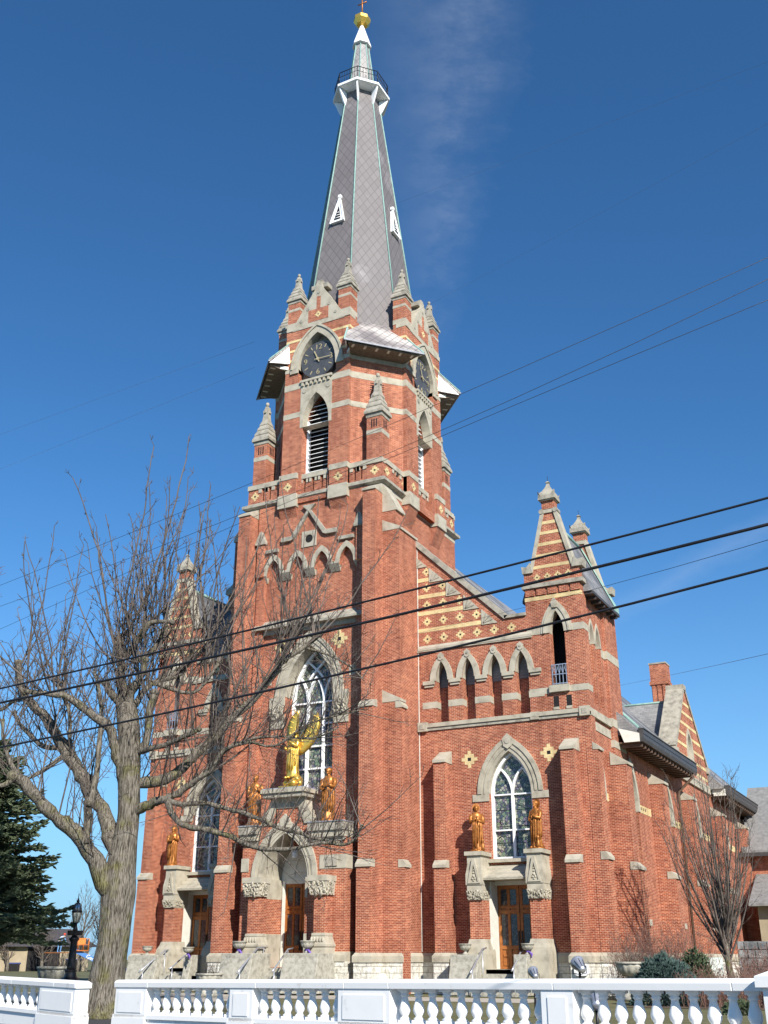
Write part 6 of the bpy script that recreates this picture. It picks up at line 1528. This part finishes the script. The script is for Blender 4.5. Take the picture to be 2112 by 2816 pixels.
# ------------------------------------------------------------------ lamp post, benches, wall, floodlights
LP = (-29.4, 31.6); o = empty('lamp_post', (*LP, .17), 'black cast iron lamp post with glass lantern', 'street lamp')
x, y = LP
b = MB(); b.lathe((x, y, .17), [(.55, 0), (.55, .5), (.50, .85), (.46, .95), (.46, 1.05), (.30, 1.15), (.26, 1.35), (.30, 1.42), (.24, 1.48)], BK, 8, smooth=False)
b.lathe((x, y, .17), [(.20, 1.45), (.215, 1.6), (.165, 2.55), (.155, 2.72), (.24, 2.82), (.26, 2.88), (.19, 2.93), (.11, 3.02), (.11, 3.06)], BK, 16); b.box(x-.25, x+.25, y-.25, y+.25, 3.20, 3.42, BK); b.lathe((x, y, 3.42), [(.10, 0), (.13, .03), (.08, .12), (.075, .3), (.12, .36)], BK, 12); b.build('post', o)
b = MB(); zl = 3.76
b.lathe((x, y, zl), [(.09, 0), (.15, .08), (.20, .3), (.23, .52)], simple('frosted lamp glass', [(.3, (.42, .40, .30)), (.7, (.52, .50, .40))], 5, .3), 12); b.build('lamp_glass', o)
b = MB()
for k in range(8):
    a = k*math.pi/4; b.tube([(x+r*math.cos(a), y+r*math.sin(a), zl+z) for r, z in ((.10, 0), (.155, .08), (.205, .3), (.235, .52))], .013, BK, 4)
b.lathe((x, y, zl), [(.235, .50), (.28, .52), (.27, .56), (.23, .58)], BK, 12)
for k in range(8):
    a = k*math.pi/4; b.tube([(x+r*math.cos(a), y+r*math.sin(a), zl+z) for r, z in ((.235, .57), (.20, .78), (.12, .92), (.02, .98))], .013, BK, 4)
b.lathe((x, y, zl), [(.22, .58), (.185, .77), (.11, .90), (.02, .96)], STE, 12)
b.lathe((x, y, zl), [(.03, .96), (.07, 1.0), (.09, 1.05), (.03, 1.09), (.055, 1.13), (.02, 1.17), (.012, 1.38)], BK, 8); b.build('lantern_frame', o); o.scale = (.74, .74, .74)
def bench(x, y, ang, label, m):
    o = empty('garden_bench', (x, y, .17), label, 'bench', 'pale garden benches by the church')
    ca, sa = math.cos(ang), math.sin(ang)
    T = lambda a, f, z: (x+a*ca-f*sa, y+a*sa+f*ca, .17+z)
    def bx(b, a0, a1, f0, f1, z0, z1, mm_):
        b.loft([[T(a0, f0, z0), T(a1, f0, z0), T(a1, f1, z0), T(a0, f1, z0)], [T(a0, f0, z1), T(a1, f0, z1), T(a1, f1, z1), T(a0, f1, z1)]], mm_)
    s = MB()
    for k in range(5): bx(s, -.7, .7, -.42+k*.1, -.34+k*.1, .86, .89, m)
    s.build('seat', o)
    s = MB()
    for k in range(11): a = -.68+k*.128; s.loft([[T(a, .12, .90), T(a+.10, .12, .90), T(a+.10, .15, .90), T(a, .15, .90)], [T(a, .24, 1.45), T(a+.10, .24, 1.45), T(a+.10, .27, 1.45), T(a, .27, 1.45)]], m)
    bx(s, -.7, .7, .25, .28, 1.42, 1.5, m); s.build('backrest', o)
    for sg in (-1, 1):
        s = MB(); s.tube([T(sg*.72, .2, 1.2), T(sg*.72, -.1, 1.18), T(sg*.72, -.38, 1.14), T(sg*.72, -.45, 1.02), T(sg*.72, -.42, .88)], .025, m, 6); s.build('armrest', o)
        for f in (-.38, .1): s = MB(); s.tube([T(sg*.66, f, .88), T(sg*.68, f*1.1, 0)], .03, m, 6); s.build('leg', o)
BEN = simple('pale green bench paint', [(.3, (.55, .60, .54)), (.7, (.64, .69, .63))], 5, .5)
bench(-9.75, 45.4, .12, 'pale green slatted garden bench seen from the front, nearer the stone wall', BEN)
bench(-10.75, 44.3, -.5, 'pale slatted bench turned sideways beside the yew bush', BEN)
b = MB(); rd = random.Random(2); GRK = simple('grey rubble', [(.3, (.10, .10, .10)), (.5, (.24, .235, .22)), (.75, (.42, .41, .38))], 2.6, .95, bstr=.8, bd=.08, detail=9)
b.box(-7.95, -3.0, 43.3, 43.9, .17, 2.15, simple('dark mortar', [(.3, (.05, .045, .04)), (.7, (.09, .08, .07))], 5, .9))
for r in range(7):
    xx = -8.0
    while xx < -3.0:
        w = .22+.28*rd.random(); z0 = .2+r*.29
        b.box(xx+.015, xx+w-.015, 43.20+.06*rd.random(), 43.4, z0+.012, z0+.27, GRK); b.box(-8.02+.04*rd.random(), -7.9, 43.3, 43.85, z0+.012, z0+.27, GRK); xx += w
b.origin = (-6, 43.5, .17); tag(b.build('stone_wall'), 'rough grey rubble stone wall at the right edge', 'wall')
def floodlight(x, y, z, s, az, label):
    o = empty('floodlight', (x, y, .17), label, 'floodlight', 'grey floodlights aimed at the church')
    b = MB(); b.tube([(x, y, .17), (x, y, z-.25*s)], .035, BK, 6); b.build('post', o)
    d = Vector((math.cos(az), math.sin(az), .55)).normalized(); p = Vector((x, y, z)); R = []
    u = d.orthogonal().normalized(); v = d.cross(u)
    for r, t in ((.05, -.42), (.13, -.40), (.17, -.28), (.20, -.1), (.27, .12), (.30, .22), (.31, .25)): R.append([tuple(p+d*t*s+(u*math.cos(k*math.pi/8)+v*math.sin(k*math.pi/8))*r*s) for k in range(16)])
    b = MB(); b.loft(R, STE, True, True)
    for k in range(8): a = k*math.pi/4; w = u*math.cos(a)+v*math.sin(a); b.tube([p-d*.36*s+w*.16*s, p+d*.1*s+w*.27*s], .012*s, BK, 4)
    b.build('housing', o)
    b = MB(); sd_ = Vector((-d.y, d.x, 0)).normalized(); b.tube([p+sd_*.30*s, p+sd_*.32*s-Vector((0, 0, .3*s)), p-Vector((0, 0, .36*s)), p-sd_*.32*s-Vector((0, 0, .3*s)), p-sd_*.30*s], .02*s, BK, 5); b.build('yoke', o)
floodlight(-9.35, 28.7, 1.47, .60, 2.3, 'finned grey floodlight above the balustrade in front of the white plaque')
floodlight(-6.75, 21.6, .92, .62, 1.9, 'round grey floodlight on a dark stake seen between the balusters')
floodlight(-10.9, 29.5, 1.26, .48, 2.2, 'grey floodlight hood barely showing above the balustrade left of the finned one')
# ------------------------------------------------------------------ overhead wires
for i, (r, pts) in enumerate(WIRES):
    b = MB(); b.tube(pts, [r*(.86-(.5*k/8 if r < .012 else 0)) for k in range(9)], BK, 6, True, True); b.origin = pts[4]
    LB = ['uppermost long thin wire crossing the sky right of the spire', 'second thin wire below the uppermost one', 'third thin wire passing just below the clock stage', 'upper of the three thick black cables across the stair tower', 'thickest grey black cable, middle of the three across the facade', 'thin wire ending at the tower between the thick cables', 'lowest thick cable crossing the arcade and big window', 'single thin wire running behind the chimney to the stair tower', 'faint hairline wire high right of the spire', 'faint hairline wire meeting the foot of the spire', 'faint hairline wire upper one above the maple', 'faint hairline wire lower one above the maple']
    tag(b.build('overhead_wire'), LB[i], 'wire', 'overhead wires')
# ------------------------------------------------------------------ far buildings and things
TAN = simple('tan stucco', [(.3, (.30, .245, .165)), (.7, (.38, .31, .21))], 1.5, .9)
DRF = simple('dark shingles', [(.3, (.045, .04, .042)), (.7, (.085, .078, .08))], 3, .9)
HX, HY = -101.0, 102.6
o = empty('tan_house', (HX, HY, 0), 'tan single storey house with dark roof behind the spruce', 'house')
ang = math.radians(-40.5); uu = Vector((math.cos(ang+math.radians(90)-math.radians(0)), 0, 0))
w_ = Vector((math.cos(math.radians(49.5)), math.sin(math.radians(49.5)), 0))     # along the front, away to the right
fh = (Vector((HX, HY, 0)), w_)
b = MB(); b.prism(fh, [(-9, -.6), (6, -.6), (6, 3.0), (-9, 3.0)], -9, 0, TAN); b.build('wall', o)
b = MB(); b.loft([[fp(fh, -9.8, 2.9, .8), fp(fh, 7, 2.9, .8), fp(fh, 7, 2.9, -10), fp(fh, -9.8, 2.9, -10)], [fp(fh, -7.5, 5.0, -4), fp(fh, 4.0, 5.0, -4), fp(fh, 4.0, 5.0, -5), fp(fh, -7.5, 5.0, -5)]], DRF); b.build('roof', o)
for a0, a1, z0, z1 in ((-8, -4.6, -.2, 1.0), (-3.6, -1.9, -.2, 1.0), (-1.2, 2.6, -.1, 2.75), (3.4, 5.2, -.1, 1.4)):
    b = MB(); b.rect(fh, a0, a1, z0, z1, -.02, .05, IN); w1 = b.build('window', o)
    b = MB(); b.rect(fh, a0-.1, a1+.1, z1, z1+.14, 0, .09, simple('blue awning' if z1 < 1.2 else 'dark trim', [(.3, (.03, .04, .12)), (.7, (.05, .07, .2))], 5, .7)); b.rect(fh, a0-.1, a0, z0, z1, 0, .08, TAN); b.build('frame', w1)
# boom lift with orange basket, blue boom
OR = simple('orange lift paint', [(.3, (.60, .17, .03)), (.7, (.72, .24, .05))], 6, .5); BL = simple('blue lift paint', [(.3, (.05, .16, .42)), (.7, (.08, .22, .52))], 6, .5)
lx, ly = -70.4, 76.0
o = empty('boom_lift', (lx, ly, 0), 'boom lift with orange basket and blue boom beside the maple trunk', 'lift')
q = Vector((.70, .72, 0)).normalized()
T = lambda a, z, d=0: (lx+q.x*a+q.y*d, ly+q.y*a-q.x*d, z)
b = MB(); b.loft([[T(-.3, 2.55, .16), T(-.3, 2.55, -.16), T(-.3, 2.18, -.16), T(-.3, 2.18, .16)], [T(4.6, .40, .2), T(4.6, .40, -.2), T(4.6, -.05, -.2), T(4.6, -.05, .2)]], BL); bm_ = b.build('boom', o)
lt = text_mesh('lettering', 'Genie', .44, WH, bm_, .004, 0, 'LEFT')
ux = (Vector(T(4.6, .18))-Vector(T(-.3, 2.36))).normalized(); nz_ = Vector((q.y, -q.x, 0)); uy = nz_.cross(ux)
M = Matrix((ux, uy, nz_)).transposed().to_4x4(); M.translation = Vector(T(.95, 1.80, .215))-WL[o]; lt.matrix_local = M
b = MB()
for a in (0, .45, .9, 1.35):
    for d in (-.4, .4): b.tube([T(a-.3, 2.25, d), T(a-.3, 3.2, d)], .03, OR, 4)
for z in (2.25, 2.7, 3.2):
    for d in (-.4, .4): b.tube([T(-.3, z, d), T(1.05, z, d)], .03, OR, 4)
    for a in (-.3, 1.05): b.tube([T(a, z, -.4), T(a, z, .4)], .03, OR, 4)
b.loft([[T(-.3, 2.2, -.4), T(1.05, 2.2, -.4), T(1.05, 2.2, .4), T(-.3, 2.2, .4)], [T(-.3, 2.26, -.4), T(1.05, 2.26, -.4), T(1.05, 2.26, .4), T(-.3, 2.26, .4)]], OR); b.loft([[T(.1, 2.75, .41), T(.75, 2.75, .41), T(.75, 2.75, .36), T(.1, 2.75, .36)], [T(.1, 3.25, .41), T(.75, 3.25, .41), T(.75, 3.25, .36), T(.1, 3.25, .36)]], OR); b.build('basket', o)
b = MB(); b.loft([[T(3.6, -.1, .9), T(6.2, -.1, .9), T(6.2, -.1, -.9), T(3.6, -.1, -.9)], [T(3.6, .6, .9), T(6.2, .6, .9), T(6.0, .8, -.9), T(3.8, .8, -.9)]], BL); b.build('chassis', o)
# a worker on a scaffold in front of the house
sx, sy = -69.2, 72.6
o = empty('scaffold', (sx, sy, 0), 'small dark scaffold platform carrying the worker, left of the lift', 'scaffold')
b = MB()
for dx in (-.9, .9):
    for dy in (-.4, .4): b.tube([(sx+dx, sy+dy, 0), (sx+dx, sy+dy, 2.1)], .03, BK, 4)
b.build('frame', o); b = MB(); b.box(sx-1, sx+1, sy-.5, sy+.5, 2.02, 2.08, WD); b.build('platform', o)
DEN = simple('blue denim', [(.3, (.10, .22, .42)), (.7, (.16, .32, .55))], 8, .8); SHT = simple('white shirt', [(.3, (.62, .62, .62)), (.7, (.72, .72, .72))], 6, .8); SKN = simple('skin', [(.3, (.50, .28, .20)), (.7, (.58, .34, .25))], 6, .6); RED = simple('red cap cloth', [(.3, (.5, .05, .03)), (.7, (.6, .08, .04))], 6, .7)
o = empty('person', (sx+.1, sy, 2.08), 'person in white shirt and blue jeans bending forward on the scaffold', 'person')
me = bpy.data.meshes.new('body'); s_ = .92
V_ = [(0, 0, .92), (0, .12, 1.12), (0, .30, 1.30), (0, .36, 1.38), (.12, .10, .50), (.13, .02, .05), (.14, .16, .03), (-.12, .0, .50), (-.13, -.06, .05), (-.14, .08, .03), (.20, .30, 1.28), (.26, .42, 1.02), (.22, .56, .86), (-.20, .30, 1.28), (-.26, .44, 1.04), (-.22, .58, .88), (0, .44, 1.46), (0, .50, 1.56), (.10, 0, .86), (-.10, 0, .86)]
Ed = [(0, 1), (1, 2), (2, 3), (0, 18), (18, 4), (4, 5), (5, 6), (0, 19), (19, 7), (7, 8), (8, 9), (2, 10), (10, 11), (11, 12), (2, 13), (13, 14), (14, 15), (3, 16), (16, 17)]
Rr = [.15, .15, .16, .07, .075, .05, .04, .075, .05, .04, .07, .05, .035, .07, .05, .035, .10, .09, .11, .11]
me.from_pydata([(v[1]*s_, v[0]*s_, v[2]*s_) for v in V_], Ed, [])
po = bpy.data.objects.new('body', me); COL.objects.link(po); po.parent = o; po.location = (0, 0, 0)
sk = po.modifiers.new('skin', 'SKIN')
for i, r in enumerate(Rr): me.skin_vertices[0].data[i].radius = (r*s_, r*s_)
me.skin_vertices[0].data[0].use_root = True
po.modifiers.new('sub', 'SUBSURF').levels = 1; me.materials.append(DEN)
b = MB(); cx, cy, cz = sx+.1, sy, 2.08
b.loft([[(cx+s_*f+.19*math.cos(a)*.9, cy+.24*math.sin(a), cz+s_*z) for a in [2*math.pi*k/10 for k in range(10)]] for f, z in ((.0, .93), (.12, 1.12), (.28, 1.30), (.36, 1.36))], SHT, True, True); b.build('shirt', o)
b = MB(); b.lathe((cx+.44, cy, cz+1.25), [(.03, 0), (.085, .05), (.10, .12), (.08, .2), (.02, .24)], SKN, 10); b.build('head', o)
b = MB(); b.lathe((cx+.45, cy, cz+1.36), [(.115, 0), (.11, .06), (.08, .12), (.02, .15)], RED, 10); b.build('cap', o)
# rectory behind, right
GRF = simple('grey asphalt shingles', [(.3, (.155, .15, .145)), (.7, (.26, .25, .24))], 4, .9, detail=9)
o = empty('brick_rectory', (-4, 84, .17), 'brick rectory with big grey shingle roof behind the ornamental tree', 'house')
fr = FR(79.0)
b = MB(); b.rect(fr, -13.6, 14, .17, 8.3, -10, 0, BR); b.build('wall', o)
b = MB(); b.loft([[(-13.4, 78.2, 8.1), (15, 78.2, 8.1), (15, 90, 8.1), (-13.4, 90, 8.1)], [(-13.4, 78.2, 8.4), (15, 78.2, 8.4), (15, 90, 8.4), (-13.4, 90, 8.4)], [(-13.4, 83.8, 13.3), (15, 83.8, 13.3), (15, 84.2, 13.3), (-13.4, 84.2, 13.3)]], GRF); rf = b.build('roof', o)
b = MB(); b.box(-13.6, 15, 78.1, 78.3, 8.0, 8.25, GUT); b.build('gutter', rf)
b = MB(); b.loft([[(-12.8, 74.6, 4.7), (14, 74.6, 4.7), (14, 79, 4.7), (-12.8, 79, 4.7)], [(-12.8, 74.6, 4.85), (14, 74.6, 4.85), (14, 79, 6.9), (-12.8, 79, 6.9)]], GRF); b.build('porch_roof', o)
b = MB(); b.rect(FR(75.4), -12.4, 14, .17, 4.7, -3.4, 0, TAN); b.build('porch_wall', o)
for a in (-11.0, -8.2, -5.4, -2.6):
    b = MB(); b.rect(fr, a, a+1.0, 6.95, 7.95, -.02, .05, IN); w1 = b.build('window', o); b = MB(); b.rect(fr, a-.1, a+1.1, 6.82, 6.95, 0, .09, ST); b.rect(fr, a-.1, a+1.1, 7.95, 8.05, 0, .07, ST); b.build('stone_trim', w1)
    b = MB(); b.rect(FR(75.4), a, a+1.3, 1.3, 3.8, -.02, .04, IN); w1 = b.build('window', o); b = MB(); b.rect(FR(75.4), a+.62, a+.68, 1.3, 3.8, .04, .06, CRM); b.rect(FR(75.4), a, a+1.3, 2.5, 2.58, .04, .062, CRM); b.build('frame', w1)
# flower bed edging stones and soil by the hedge
sheet('soil_bed', [(-10.6, 36.9), (-4, 36.9), (-3.5, 43), (-10.6, 43)], .186, DIRT)
